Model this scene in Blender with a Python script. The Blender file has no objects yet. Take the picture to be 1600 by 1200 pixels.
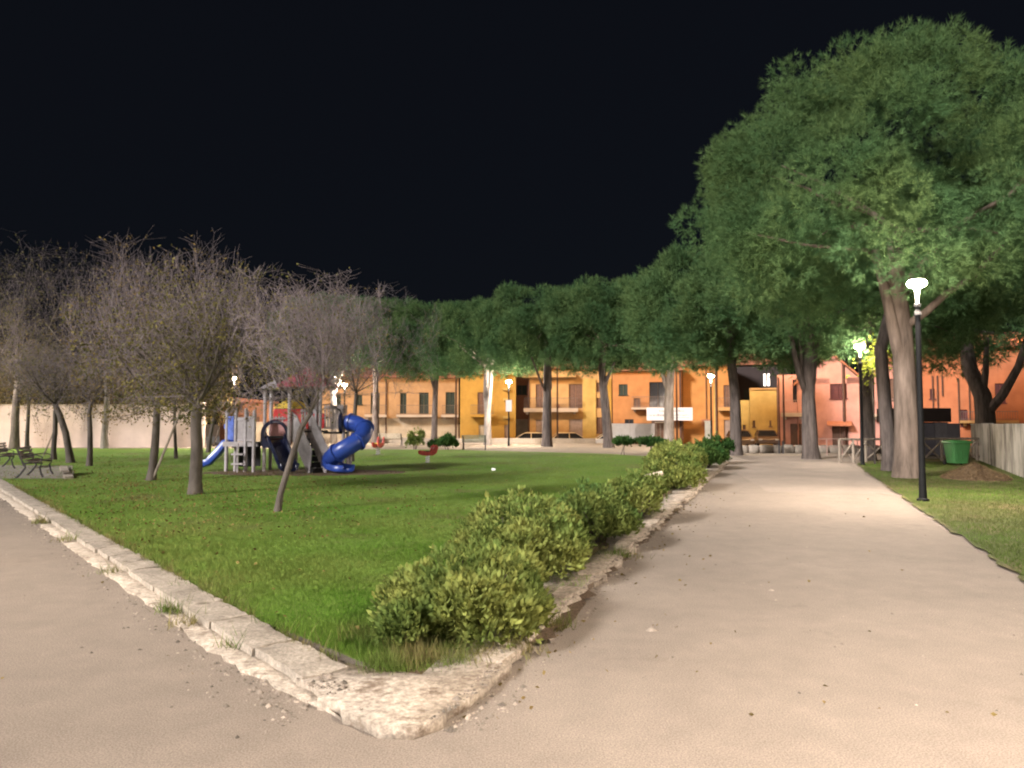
import bpy, math, random
import numpy as np
from mathutils import Vector, Matrix

# ------------------------------------------------------------------ camera, night sky, fill sun, exposure
S = bpy.context.scene
C = bpy.data.collections.new("park"); S.collection.children.link(C)
F, EYE = 1150.0, 1.6                       # focal length in photo pixels (1600 wide), eye height
PITCH = math.atan(60 / F)
cam = bpy.data.cameras.new("camera"); cam.lens = 36 * F / 1600; cam.sensor_width = 36
cam.clip_start = 0.05; cam.clip_end = 2000
co = bpy.data.objects.new("camera", cam); C.objects.link(co)
co.location = (0, 0, EYE); co.rotation_euler = (math.pi / 2 + PITCH, 0, 0)
S.camera = co

FILL_EL, FILL_AZ = math.radians(27), math.radians(-48)   # added fill sun from behind the camera, on its left, brightening crowns and lawn
W = bpy.data.worlds.new("World"); S.world = W; W.use_nodes = True
nt = W.node_tree; nt.nodes.clear()
out = nt.nodes.new("ShaderNodeOutputWorld"); add = nt.nodes.new("ShaderNodeAddShader")
b1 = nt.nodes.new("ShaderNodeBackground"); b2 = nt.nodes.new("ShaderNodeBackground")
sky = nt.nodes.new("ShaderNodeTexSky"); sky.sky_type = 'NISHITA'; sky.sun_disc = False
sky.sun_elevation = FILL_EL; sky.sun_rotation = math.radians(180 + 48)
nt.links.new(sky.outputs[0], b1.inputs[0]); b1.inputs[1].default_value = 0.0002
b2.inputs[0].default_value = (0.0017, 0.0020, 0.0031, 1); b2.inputs[1].default_value = 1.0
nt.links.new(b1.outputs[0], add.inputs[0]); nt.links.new(b2.outputs[0], add.inputs[1])
nt.links.new(add.outputs[0], out.inputs[0])

sl = bpy.data.lights.new("fill_sun", 'SUN'); sl.energy = 3.5; sl.angle = math.radians(8); sl.color = (1.0, 0.95, 0.9)
so = bpy.data.objects.new("fill_sun", sl); C.objects.link(so)
md = Vector((math.sin(FILL_AZ) * math.cos(FILL_EL), -math.cos(FILL_AZ) * math.cos(FILL_EL), math.sin(FILL_EL)))
so.rotation_euler = (-md).to_track_quat('-Z', 'Y').to_euler(); so.location = (0, -20, 30)

S.view_settings.view_transform = 'Standard'; S.view_settings.look = 'None'
S.view_settings.exposure = 1.0; S.view_settings.gamma = 1.0; S.view_settings.use_curve_mapping = False
S.render.engine = 'CYCLES'
S.cycles.filter_width = 2.1
S.cycles.max_bounces = 5; S.cycles.diffuse_bounces = 3; S.cycles.transmission_bounces = 4
S.cycles.sample_clamp_indirect = 4.0
LAMP = 2000.0          # radiance of a park lamp's diffuser
SODIUM = 1700.0        # radiance of a street lamp's bowl

# ------------------------------------------------------------------ surveying the photograph
def at(px, py, Y):
    """world point seen at photo pixel (px, py) at depth Y"""
    c, s = math.cos(PITCH), math.sin(PITCH)
    X = px - 800; Yr = c * F - s * (600 - py); Z = s * F + c * (600 - py)
    t = Y / Yr
    return Vector((X * t, Y, EYE + Z * t))

# ------------------------------------------------------------------ materials
MATS = {}
def mat(name, col, rough=0.8, var=0.18, scale=6.0, bump=0.0, spec=0.3, bscale=None, island=0.0, metal=0.0, stretch=(1, 1, 1), col2=None, contrast=(0.35, 0.65)):
    m = bpy.data.materials.new(name); m.use_nodes = True
    n = m.node_tree; N = n.nodes; L = n.links
    bs = N["Principled BSDF"]; bs.inputs["Roughness"].default_value = rough
    bs.inputs["Specular IOR Level"].default_value = spec; bs.inputs["Metallic"].default_value = metal
    tc = N.new("ShaderNodeTexCoord"); mp = N.new("ShaderNodeMapping"); mp.inputs["Scale"].default_value = stretch
    L.new(tc.outputs["Object"], mp.inputs[0])
    nz = N.new("ShaderNodeTexNoise"); nz.inputs["Scale"].default_value = scale; nz.inputs["Detail"].default_value = 6
    nz.inputs["Roughness"].default_value = 0.62
    L.new(mp.outputs[0], nz.inputs["Vector"])
    rp = N.new("ShaderNodeValToRGB")
    rp.color_ramp.elements[0].position, rp.color_ramp.elements[1].position = contrast
    a = col if col2 is None else col2
    if col2 is None:
        rp.color_ramp.elements[0].color = (*[max(0, c * (1 - var)) for c in col], 1)
        rp.color_ramp.elements[1].color = (*[min(1, c * (1 + var)) for c in col], 1)
    else:
        rp.color_ramp.elements[0].color = (*col, 1); rp.color_ramp.elements[1].color = (*col2, 1)
    L.new(nz.outputs[0], rp.inputs[0]); src = rp.outputs[0]
    if island:
        g = N.new("ShaderNodeNewGeometry"); mr = N.new("ShaderNodeMapRange")
        mr.inputs["To Min"].default_value = 1 - island; mr.inputs["To Max"].default_value = 1 + island
        L.new(g.outputs["Random Per Island"], mr.inputs[0])
        mx = N.new("ShaderNodeMix"); mx.data_type = 'RGBA'; mx.blend_type = 'MULTIPLY'; mx.inputs[0].default_value = 1
        L.new(src, mx.inputs[6]); L.new(mr.outputs[0], mx.inputs[7]); src = mx.outputs[2]
    L.new(src, bs.inputs["Base Color"])
    if bump:
        nb = N.new("ShaderNodeTexNoise"); nb.inputs["Scale"].default_value = bscale or scale * 6; nb.inputs["Detail"].default_value = 4
        L.new(mp.outputs[0], nb.inputs["Vector"])
        bp = N.new("ShaderNodeBump"); bp.inputs["Strength"].default_value = bump; bp.inputs["Distance"].default_value = 0.02
        L.new(nb.outputs[0], bp.inputs["Height"]); L.new(bp.outputs[0], bs.inputs["Normal"])
    MATS[name] = m; return m

def leafmat(name, col, col2, scale=1.2, island=0.35, trans=0.35, turf=False):
    """diffuse + translucent leaf material, colour wandering between two greens, each leaf a little different"""
    m = bpy.data.materials.new(name); m.use_nodes = True
    n = m.node_tree; N = n.nodes; L = n.links; N.clear()
    o = N.new("ShaderNodeOutputMaterial"); mixs = N.new("ShaderNodeMixShader"); d = N.new("ShaderNodeBsdfDiffuse"); t = N.new("ShaderNodeBsdfTranslucent")
    tc = N.new("ShaderNodeTexCoord"); nz = N.new("ShaderNodeTexNoise"); nz.inputs["Scale"].default_value = scale; nz.inputs["Detail"].default_value = 3
    L.new(tc.outputs["Object"], nz.inputs["Vector"])
    rp = N.new("ShaderNodeValToRGB"); rp.color_ramp.elements[0].position = 0.38; rp.color_ramp.elements[1].position = 0.62
    rp.color_ramp.elements[0].color = (*col, 1); rp.color_ramp.elements[1].color = (*col2, 1)
    L.new(nz.outputs[0], rp.inputs[0])
    g = N.new("ShaderNodeNewGeometry"); mr = N.new("ShaderNodeMapRange")
    mr.inputs["To Min"].default_value = 1 - island; mr.inputs["To Max"].default_value = 1 + island
    L.new(g.outputs["Random Per Island"], mr.inputs[0])
    mx = N.new("ShaderNodeMix"); mx.data_type = 'RGBA'; mx.blend_type = 'MULTIPLY'; mx.inputs[0].default_value = 1
    L.new(rp.outputs[0], mx.inputs[6]); L.new(mr.outputs[0], mx.inputs[7])
    L.new(mx.outputs[2], d.inputs[0]); L.new(mx.outputs[2], t.inputs[0])
    mixs.inputs[0].default_value = trans
    if turf:      # short blades shade like the turf they stand in
        up = N.new("ShaderNodeCombineXYZ"); up.inputs[2].default_value = 1; L.new(up.outputs[0], d.inputs["Normal"]); mixs.inputs[0].default_value = .12
    L.new(d.outputs[0], mixs.inputs[1]); L.new(t.outputs[0], mixs.inputs[2]); L.new(mixs.outputs[0], o.inputs[0])
    MATS[name] = m; return m

def emit(name, col, s):
    m = bpy.data.materials.new(name); m.use_nodes = True
    bs = m.node_tree.nodes["Principled BSDF"]; bs.inputs["Base Color"].default_value = (*col, 1)
    bs.inputs["Emission Color"].default_value = (*col, 1); bs.inputs["Emission Strength"].default_value = s
    MATS[name] = m; return m

def ground_mat(name, col, col2, fine=140, big=0.5, patch=None, bump=0.35, bigvar=0.14, rough=0.9):
    """asphalt / beaten earth: fine speckle, broad wear, optional stains"""
    m = bpy.data.materials.new(name); m.use_nodes = True
    n = m.node_tree; N = n.nodes; L = n.links; bs = N["Principled BSDF"]
    bs.inputs["Roughness"].default_value = rough; bs.inputs["Specular IOR Level"].default_value = 0.2
    tc = N.new("ShaderNodeTexCoord")
    def noise(sc, det=5, r=.6):
        q = N.new("ShaderNodeTexNoise"); q.inputs["Scale"].default_value = sc; q.inputs["Detail"].default_value = det
        q.inputs["Roughness"].default_value = r; L.new(tc.outputs["Object"], q.inputs["Vector"]); return q
    f = noise(fine, 3, .7); b = noise(big, 5, .6); mid = noise(big * 9, 6, .7)
    rp = N.new("ShaderNodeValToRGB"); rp.color_ramp.elements[0].position = .36; rp.color_ramp.elements[1].position = .64
    rp.color_ramp.elements[0].color = (*col, 1); rp.color_ramp.elements[1].color = (*col2, 1); L.new(f.outputs[0], rp.inputs[0])
    src = rp.outputs[0]
    for q, v in ((b, bigvar), (mid, bigvar * .8)):
        mr = N.new("ShaderNodeMapRange"); mr.inputs["From Min"].default_value = .3; mr.inputs["From Max"].default_value = .7
        mr.inputs["To Min"].default_value = 1 - v; mr.inputs["To Max"].default_value = 1 + v; L.new(q.outputs[0], mr.inputs[0])
        mx = N.new("ShaderNodeMix"); mx.data_type = 'RGBA'; mx.blend_type = 'MULTIPLY'; mx.inputs[0].default_value = 1
        L.new(src, mx.inputs[6]); L.new(mr.outputs[0], mx.inputs[7]); src = mx.outputs[2]
    if patch:
        pn = noise(patch[1], 6, .7); pr = N.new("ShaderNodeMapRange"); pr.inputs["From Min"].default_value = patch[2]; pr.inputs["From Max"].default_value = patch[3]
        L.new(pn.outputs[0], pr.inputs[0])
        mx = N.new("ShaderNodeMix"); mx.data_type = 'RGBA'; L.new(pr.outputs[0], mx.inputs[0]); L.new(src, mx.inputs[6]); mx.inputs[7].default_value = (*patch[0], 1)
        src = mx.outputs[2]
    L.new(src, bs.inputs["Base Color"])
    bp = N.new("ShaderNodeBump"); bp.inputs["Strength"].default_value = bump; bp.inputs["Distance"].default_value = .012
    L.new(f.outputs[0], bp.inputs["Height"]); L.new(bp.outputs[0], bs.inputs["Normal"])
    MATS[name] = m; return m

ASPH = ground_mat("asphalt", (.142, .118, .100), (.302, .252, .212), 105, .38, ((.150, .123, .102), 1.1, .60, .76), bump=.10, bigvar=.12)
ASPH2 = ground_mat("asphalt_patch", (0.215, 0.181, 0.156), (0.297, 0.247, 0.21), 120, .6)
STREET = ground_mat("street_asphalt", (.10, .09, .085), (.16, .145, .135), 30, .3)
PROM = ground_mat("beaten_gravel", (0.211, 0.174, 0.136), (0.285, 0.236, 0.186), 60, .4)
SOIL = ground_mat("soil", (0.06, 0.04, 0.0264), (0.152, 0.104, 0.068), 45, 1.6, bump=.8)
LAWNM = ground_mat("lawn_turf", (.09, .185, .022), (.155, .235, .042), 60, .35, ((.135, .125, .045), .55, .52, .68), bump=.9, bigvar=.16)
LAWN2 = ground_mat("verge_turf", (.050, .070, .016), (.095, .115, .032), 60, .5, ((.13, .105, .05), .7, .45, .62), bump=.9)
CONC = ground_mat("crumbling_concrete", (.235, .195, .158), (.43, .37, .31), 26, 3.2, ((.135, .10, .075), 4.5, .54, .66), bump=1.0, bigvar=.26)
KERB = ground_mat("kerb_stone", (.245, .212, .178), (.39, .342, .292), 40, 2.6, ((.125, .103, .075), 5.0, .56, .68), bump=.9, bigvar=.26)
PAVE = ground_mat("bench_slab", (0.211, 0.186, 0.167), (0.285, 0.254, 0.229), 60, 1.0)
STAIN = None

BARK = mat("pine_bark", (0.121, 0.0941, 0.0786), .95, .45, 5, .9, .1, 14, stretch=(0.848, 0.848, 0.133))
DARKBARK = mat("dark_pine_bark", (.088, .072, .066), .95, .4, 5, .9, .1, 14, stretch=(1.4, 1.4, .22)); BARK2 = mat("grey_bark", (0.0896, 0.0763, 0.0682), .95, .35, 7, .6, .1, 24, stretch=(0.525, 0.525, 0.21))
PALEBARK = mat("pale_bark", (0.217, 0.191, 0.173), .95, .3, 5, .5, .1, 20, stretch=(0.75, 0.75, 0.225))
TWIG = mat("twigs", (.165, .138, .147), .9, .25, 2, 0, .1, island=.3)
NEEDLE = leafmat("pine_needles", (.066, .130, .056), (.108, .170, .066), .5, .3, .3)
LEAF_A = leafmat("autumn_leaves", (0.136, 0.108, 0.04), (0.216, 0.152, 0.06), 1.5, .5, .35)
LEAF_B = leafmat("olive_leaves", (0.085, 0.0892, 0.034), (0.178, 0.153, 0.051), 1.5, .5, .35)
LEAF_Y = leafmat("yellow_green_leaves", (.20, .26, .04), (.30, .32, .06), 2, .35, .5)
BUSH_A = leafmat("shrub_leaves_yellow", (.115, .165, .045), (.235, .262, .075), 2.2, .45, .3)
BUSH_B = leafmat("shrub_leaves_green", (.075, .132, .038), (.150, .185, .052), 1.8, .45, .3)
BUSH_D = leafmat("shrub_leaves_dark", (.035, .085, .025), (.07, .12, .032), 2.0, .4, .3)
GRASSM = leafmat("grass_blades", (.135, .295, .036), (.27, .315, .085), .34, .38, .35, True); TUFT = leafmat("long_grass_blades", (.10, .15, .035), (.19, .165, .07), 2.5, .45, .3)
BLACK = mat("black_metal", (.008, .008, .009), .7, .2, 8, 0, .2)
IRON = mat("dark_iron", (.035, .032, .034), .6, .25, 9, .2, .4)
WOODG = mat("weathered_wood", (.21, .175, .145), .85, .3, 6, .5, .2, stretch=(1, 1, .3))
WOODP = mat("pale_wood", (.46, .40, .31), .85, .2, 6, .4, .2)
SLATG = mat("green_bench_slat", (.13, .15, .10), .6, .2, 8)
SLATD = mat("dark_bench_slat", (.10, .075, .065), .7, .25, 8)
GREY = mat("grey_plastic", (0.342, 0.314, 0.33), .6, .16, 7)
BLUE = mat("blue_plastic", (0.0252, 0.0612, 0.302), .32, .1, 3, 0, .5)
BLUEL = mat("light_blue_plastic", (.12, .19, .62), .4, .3, 9, 0, .5)
NAVY = mat("navy_plastic", (.012, .016, .045), .22, .15, 4, 0, .6)
RED = mat("red_plastic", (.48, .028, .03), .4, .1, 4, 0, .5)
MAROON = mat("maroon_roof", (.26, .05, .075), .5, .15, 4)
YELLOW = mat("yellow_plastic", (.62, .44, .07), .45, .12, 5)
PINKP = mat("pink_panel", (.44, .23, .23), .6, .15, 6)
DARKR = mat("dark_rubber", (.012, .012, .013), .85, .2, 8)
BIN = mat("green_plastic", (0.044, 0.164, 0.052), .45, .12, 4, 0, .45)
TYRE = mat("tyre", (.015, .015, .015), .8)
PAPER = mat("white_paper", (.75, .76, .74), .7, .05)
SHUT = mat("dark_green_shutter", (.022, .032, .024), .6, .2, 6)
SHUTB = mat("brown_shutter", (.12, .065, .045), .6, .2, 6)
SHUTR = mat("dark_red_shutter", (.085, .022, .022), .6, .2, 6)
GARAGE = mat("grey_brown_door", (.24, .17, .135), .6, .15, 4)
GLASSD = mat("dark_glass", (.02, .02, .024), .12, .2, 5, 0, .6)
RAIL = mat("railing_iron", (.12, .09, .075), .6, .2, 6)
RAILP = mat("pale_railing", (.34, .22, .19), .6, .2, 6)
WHITEP = mat("white_painted_panel", (0.528, 0.52, 0.544), .5, .06, 3)
TILE = mat("terracotta_tile", (.30, .12, .07), .9, .3, 8, .4)
PIPE = mat("rusty_pipe", (.07, .035, .025), .6, .3, 6)
INK = mat("grey_print", (.16, .16, .19), .7, .1)
def plaster(name, c, v=.14): return mat(name, c, .92, v, .9, .25, .1, 30)
P_TAN = plaster("tan_plaster", (.36, .215, .11)); P_PALE = plaster("pale_plaster", (0.36, 0.296, 0.219), .2)
P_YEL = plaster("yellow_plaster", (.34, .195, .045)); P_ORA = plaster("orange_plaster", (.38, .225, .095))
P_DOR = plaster("deep_orange_plaster", (.34, .155, .062)); P_SOR = plaster("strong_orange_plaster", (.37, .175, .06))
P_CREAMY = plaster("creamy_yellow_plaster", (0.388, 0.262, 0.0856)); P_PINK = plaster("pink_plaster", (0.437, 0.219, 0.179))
P_RED = plaster("red_orange_plaster", (.34, .125, .062)); P_WHITE = plaster("pinkish_white_plaster", (0.496, 0.4, 0.352), .1)
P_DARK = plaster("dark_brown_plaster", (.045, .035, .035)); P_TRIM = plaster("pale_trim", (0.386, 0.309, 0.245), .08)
P_BRICK = plaster("brown_render", (.30, .14, .08))
LOWW = ground_mat("low_wall_stone", (0.28, 0.231, 0.182), (0.392, 0.329, 0.266), 20, 1.0, bump=.6)
def streaked(name):
    """old concrete with long vertical run-off stains"""
    m = mat(name, (.07, .063, .055), .92, 0, .9, .5, .1, 26, stretch=(1.3, 1.3, .55), col2=(.36, .33, .285), contrast=(.36, .58)); return m
STAINED = streaked("stained_concrete")

# ------------------------------------------------------------------ mesh helpers
def np_mesh(name, V, faces, m, parent=None, smooth=False, loc=None):
    """mesh object from an (N,3) array and a list of (M,k) integer arrays"""
    me = bpy.data.meshes.new(name); V = np.asarray(V, np.float32)
    if not isinstance(faces, list): faces = [faces]
    faces = [np.asarray(f, np.int32) for f in faces if len(f)]
    idx = np.concatenate([f.ravel() for f in faces]); tot = np.concatenate([np.full(len(f), f.shape[1], np.int32) for f in faces])
    st = np.concatenate([[0], np.cumsum(tot)[:-1]]).astype(np.int32)
    me.vertices.add(len(V)); me.vertices.foreach_set("co", V.ravel())
    me.loops.add(len(idx)); me.loops.foreach_set("vertex_index", idx)
    me.polygons.add(len(tot)); me.polygons.foreach_set("loop_start", st); me.polygons.foreach_set("loop_total", tot)
    me.update(calc_edges=True); me.validate()
    if smooth: me.polygons.foreach_set("use_smooth", np.ones(len(me.polygons), bool))
    me.materials.append(m)
    o = bpy.data.objects.new(name, me); C.objects.link(o)
    if parent: o.parent = parent
    if loc is not None: o.location = loc
    return o

class MB:
    def __init__(s): s.v = []; s.f = []
    def poly(s, pts): n = len(s.v); s.v += [tuple(p) for p in pts]; s.f.append(list(range(n, n + len(pts)))); return s
    def box(s, x0, x1, y0, y1, z0, z1, M=None):
        p = [(x, y, z) for x in (x0, x1) for y in (y0, y1) for z in (z0, z1)]
        if M is not None: p = [tuple(M @ Vector(q)) for q in p]
        n = len(s.v); s.v += p
        for q in ((0, 1, 3, 2), (4, 6, 7, 5), (0, 4, 5, 1), (2, 3, 7, 6), (0, 2, 6, 4), (1, 5, 7, 3)): s.f.append([n + i for i in q])
        return s
    def bar(s, a, b, w, h=None, up=(0, 0, 1)):
        """rectangular bar from a to b"""
        a, b = Vector(a), Vector(b); d = (b - a); L = d.length; d.normalize(); up = Vector(up)
        if abs(d.dot(up)) > .98: up = Vector((0, 1, 0))
        sd = d.cross(up).normalized(); u = sd.cross(d); h = h or w
        M = Matrix((( *sd, ), (*d,), (*u,))).transposed().to_4x4(); M.translation = a
        return s.box(-w / 2, w / 2, 0, L, -h / 2, h / 2, M)
    def tube(s, pts, r, n=8, caps=True):
        pts = [Vector(p) for p in pts]; k = len(pts); rs = r if isinstance(r, (list, tuple)) else [r] * k
        base = len(s.v); ref = None
        for i, p in enumerate(pts):
            d = (pts[min(i + 1, k - 1)] - pts[max(i - 1, 0)]).normalized()
            if ref is None: ref = Vector((1, 0, 0)) if abs(d.x) < .9 else Vector((0, 1, 0))
            x = (ref - d * ref.dot(d)).normalized(); y = d.cross(x); ref = x
            for j in range(n):
                t = 2 * math.pi * j / n; s.v.append(tuple(p + (x * math.cos(t) + y * math.sin(t)) * rs[i]))
        for i in range(k - 1):
            for j in range(n):
                a = base + i * n + j; b = base + i * n + (j + 1) % n; s.f.append([a, b, b + n, a + n])
        if caps: s.f.append([base + j for j in range(n)][::-1]); s.f.append([base + (k - 1) * n + j for j in range(n)])
        return s
    def lathe(s, prof, c=(0, 0, 0), n=16):
        base = len(s.v)
        for r, z in prof:
            for j in range(n):
                t = 2 * math.pi * j / n; s.v.append((c[0] + r * math.cos(t), c[1] + r * math.sin(t), c[2] + z))
        for i in range(len(prof) - 1):
            for j in range(n):
                a = base + i * n + j; b = base + i * n + (j + 1) % n; s.f.append([a, b, b + n, a + n])
        s.f.append([base + j for j in range(n)][::-1]); s.f.append([base + (len(prof) - 1) * n + j for j in range(n)])
        return s
    def prism(s, poly, y0, y1, M=None):
        """outline in x,z pushed from y0 to y1"""
        n = len(poly); b = len(s.v); p = [(x, y0, z) for x, z in poly] + [(x, y1, z) for x, z in poly]
        if M is not None: p = [tuple(M @ Vector(q)) for q in p]
        s.v += p; s.f.append([b + i for i in range(n)]); s.f.append([b + n + i for i in range(n)][::-1])
        for i in range(n): j = (i + 1) % n; s.f.append([b + i, b + n + i, b + n + j, b + j])
        return s
    def build(s, name, m, parent=None, smooth=False, loc=None, bevel=0):
        me = bpy.data.meshes.new(name); me.from_pydata(s.v, [], s.f); me.update()
        if smooth:
            me.polygons.foreach_set("use_smooth", [True] * len(me.polygons))
            try: me.set_sharp_from_angle(angle=math.radians(40))
            except Exception: pass
        me.materials.append(m)
        o = bpy.data.objects.new(name, me); C.objects.link(o)
        if parent: o.parent = parent
        if loc is not None: o.location = loc
        if bevel:
            bv = o.modifiers.new("bevel", 'BEVEL'); bv.width = bevel; bv.segments = 2; bv.limit_method = 'ANGLE'
        return o

def tag(o, label=None, cat=None, group=None, kind=None):
    if label: o["label"] = label
    if cat: o["category"] = cat
    if group: o["group"] = group
    if kind: o["kind"] = kind
    return o
def thing(name, loc, label, cat, group=None, rz=0.0):
    o = bpy.data.objects.new(name, None); o.empty_display_size = .2; C.objects.link(o)
    o.location = loc; o.rotation_euler = (0, 0, rz); return tag(o, label, cat, group)
def dup(root, loc, label, rz=0.0, sc=None, group=None):
    r = root.copy(); C.objects.link(r); r.location = loc; r.rotation_euler = (0, 0, rz); r["label"] = label
    if sc: r.scale = sc if isinstance(sc, (tuple, list)) else (sc, sc, sc)
    if group: r["group"] = group
    for ch in list(root.children):
        c = ch.copy(); C.objects.link(c); c.parent = r
        for g in list(ch.children):
            d = g.copy(); C.objects.link(d); d.parent = c
    return r
def struct(o): o["kind"] = "structure"; return o

def sheet(name, pts, z, m, jag=0.0, step=0.25, seed=0):
    """flat sheet; jag > 0 makes its outline ragged"""
    rng = random.Random(seed); P = []
    for i, a in enumerate(pts):
        b = pts[(i + 1) % len(pts)]; P.append(a)
        if jag:
            L = math.dist(a, b); n = max(1, min(160, int(L / step)))
            for k in range(1, n):
                t = k / n; nx, ny = (b[1] - a[1]) / L, -(b[0] - a[0]) / L; j = rng.uniform(-jag, jag)
                P.append((a[0] + (b[0] - a[0]) * t + nx * j, a[1] + (b[1] - a[1]) * t + ny * j))
    import mathutils.geometry as mg
    tris = mg.tessellate_polygon([[Vector((x, y, 0)) for x, y in P]])
    V = np.array([(x, y, z) for x, y in P]); T = np.array(tris, np.int32)
    a, b, c = V[T[:, 0]], V[T[:, 1]], V[T[:, 2]]
    flip = np.cross(b - a, c - a)[:, 2] < 0; T[flip] = T[flip][:, ::-1]
    return struct(np_mesh(name, V, T, m))

def prisms(P0, P1, R0, R1, n=3):
    """many tapered n-sided twigs at once"""
    P0, P1 = np.asarray(P0), np.asarray(P1); R0, R1 = np.asarray(R0)[:, None], np.asarray(R1)[:, None]
    d = P1 - P0; d /= np.linalg.norm(d, axis=1, keepdims=True) + 1e-9
    ref = np.where(np.abs(d[:, 2:3]) < .9, [[0, 0, 1.]], [[1., 0, 0]])
    x = np.cross(d, ref); x /= np.linalg.norm(x, axis=1, keepdims=True); y = np.cross(d, x)
    k = len(P0); V = np.zeros((k, 2 * n, 3))
    for j in range(n):
        t = 2 * math.pi * j / n; q = x * math.cos(t) + y * math.sin(t)
        V[:, j] = P0 + q * R0; V[:, n + j] = P1 + q * R1
    b = (np.arange(k) * 2 * n)[:, None]
    Fq = np.concatenate([b + np.array([[j, (j + 1) % n, n + (j + 1) % n, n + j]]) for j in range(n)], 0)
    return V.reshape(-1, 3), Fq

# ------------------------------------------------------------------ the ground
def quad_line(Y): return -0.37 + .353 * (Y - 3.91)            # left edge of the broad path
def right_line(Y): return 5.03 + .386 * (Y - 7.32)            # right edge of the broad path
K0, KD = Vector((-0.94, 4.55)), Vector((-.640, .7686))       # inner line of the old kerb, running away to the left
KN = Vector((-.7686, -.640))                                  # towards the side path
def kp(s, off=0.0): p = K0 + KD * s + KN * off; return (p.x, p.y)

g = struct(np_mesh("ground", [(-600, -300, -.9), (600, -300, -.9), (600, 900, -.9), (-600, 900, -.9)], np.array([[0, 1, 2, 3]]), SOIL))
st = [(-120, 57.2, -.7), (8, 57.2, -.7), (14, 52, -.42), (70, 46, -.38), (70, 120, -.38), (14, 120, -.42), (8, 120, -.7), (-120, 120, -.7)]
struct(np_mesh("street", st, np.array([[0, 1, 6, 7], [1, 2, 5, 6], [2, 3, 4, 5]]), STREET))
# the park stands on a low terrace: top sheet plus its edge face
pk = [(-90, -60), (60, -60), (60, 44), (14, 51.4), (8, 56.6), (-90, 56.6)]
V = [(x, y, 0) for x, y in pk] + [(x, y, -.88) for x, y in pk]
Fs = [[0, 1, 2, 3, 4, 5]] + [[i, i + 6, (i + 1) % 6 + 6, (i + 1) % 6] for i in range(6)]
pth = MB(); pth.v = V; pth.f = Fs; struct(pth.build("path", ASPH))
sheet("promenade", [(-40, 45.5), (-14, 44.6), (-3, 42.4), (5, 37.2), (8.9, 30.6), (9.6, 35), (14.0, 35.5), (17, 38), (14.2, 50), (8, 56), (-40, 56)], .004, PROM, .12, .6, 3)
sheet("path_patch", [(5.9, 17.0), (8.5, 16.4), (12.9, 28.4), (13.3, 33.0), (8.9, 33.2)], .004, ASPH2, .03, .5, 9)
lawn_pts = [(-.70, 4.62), (-.35, 4.75), (.10, 5.30), (.5, 6.5), (1.05, 8.2), (2.3, 11.9), (3.9, 17.3), (5.9, 22.4), (7.6, 27.6), (8.3, 30), (4.8, 36.6), (-3, 41.8), (-14, 44.0), (-40, 45.0), (-46, 45.0), (-46, 34), (-25, 33)]
lawn_pts += [kp(s, -.0) for s in (28, 24, 21, 17, 13, 9, 5, 2)]
lawn = sheet("lawn", lawn_pts, .045, LAWNM, .035, .22, 5)
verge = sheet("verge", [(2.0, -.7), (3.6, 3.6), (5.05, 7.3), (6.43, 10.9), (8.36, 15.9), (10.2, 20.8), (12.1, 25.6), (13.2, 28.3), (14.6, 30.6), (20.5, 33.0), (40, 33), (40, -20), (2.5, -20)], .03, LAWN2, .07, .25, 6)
sheet("worn_shade_ground", [(-6.4 + 3.2 * math.cos(t * .3142), 23.0 + 1.45 * math.sin(t * .3142)) for t in range(20)], .049, SOIL, .14, .2, 31)  # dark soil sheet: trodden wear plus painted-in shade below the play set
# strip of bare soil below the shrubs, and concrete apron with crumbled edge
sheet("soil", [(-.95, 4.52), (-.55, 4.56), (.02, 4.95), (.5, 5.9), (.90, 7.35), (1.5, 9.1), (2.62, 12.2), (4.2, 17.0), (6.1, 22.4), (8.5, 29.4), (7.9, 29.6), (5.4, 22.3), (3.4, 17.4), (1.8, 12.3), (.6, 8.6), (.0, 6.4), (-.5, 5.3), (-.9, 4.9)], .052, SOIL, .07, .16, 8)
_ys = [4.95, 5.6, 6.4, 7.2, 8.0, 9.0, 10.2, 11.6, 13.4, 15.5, 18.2, 21, 24, 27, 29.3]
apr = [kp(.35, -.02), (-.55, 4.58)] + [(quad_line(y) - .40 + .07 * math.sin(y * 2.3), y) for y in _ys] + [(quad_line(y) + .02 * math.sin(y * 5), y) for y in _ys[::-1]] + [(-.14, 4.40), (-.36, 3.93), (-.50, 3.80), (-.68, 3.82), (-.90, 4.0), (-1.3, 4.52)]
def thick(name, pts, z0, z1, m, jag, step, seed, rough_top=.0):
    o = sheet(name, pts, z1, m, jag, step, seed); me = o.data
    sm = o.modifiers.new("slab", 'SOLIDIFY'); sm.thickness = z1 - z0; sm.offset = -1
    return o
apron = thick("concrete_apron", apr, -.02, .062, CONC, .06, .12, 11)

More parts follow.
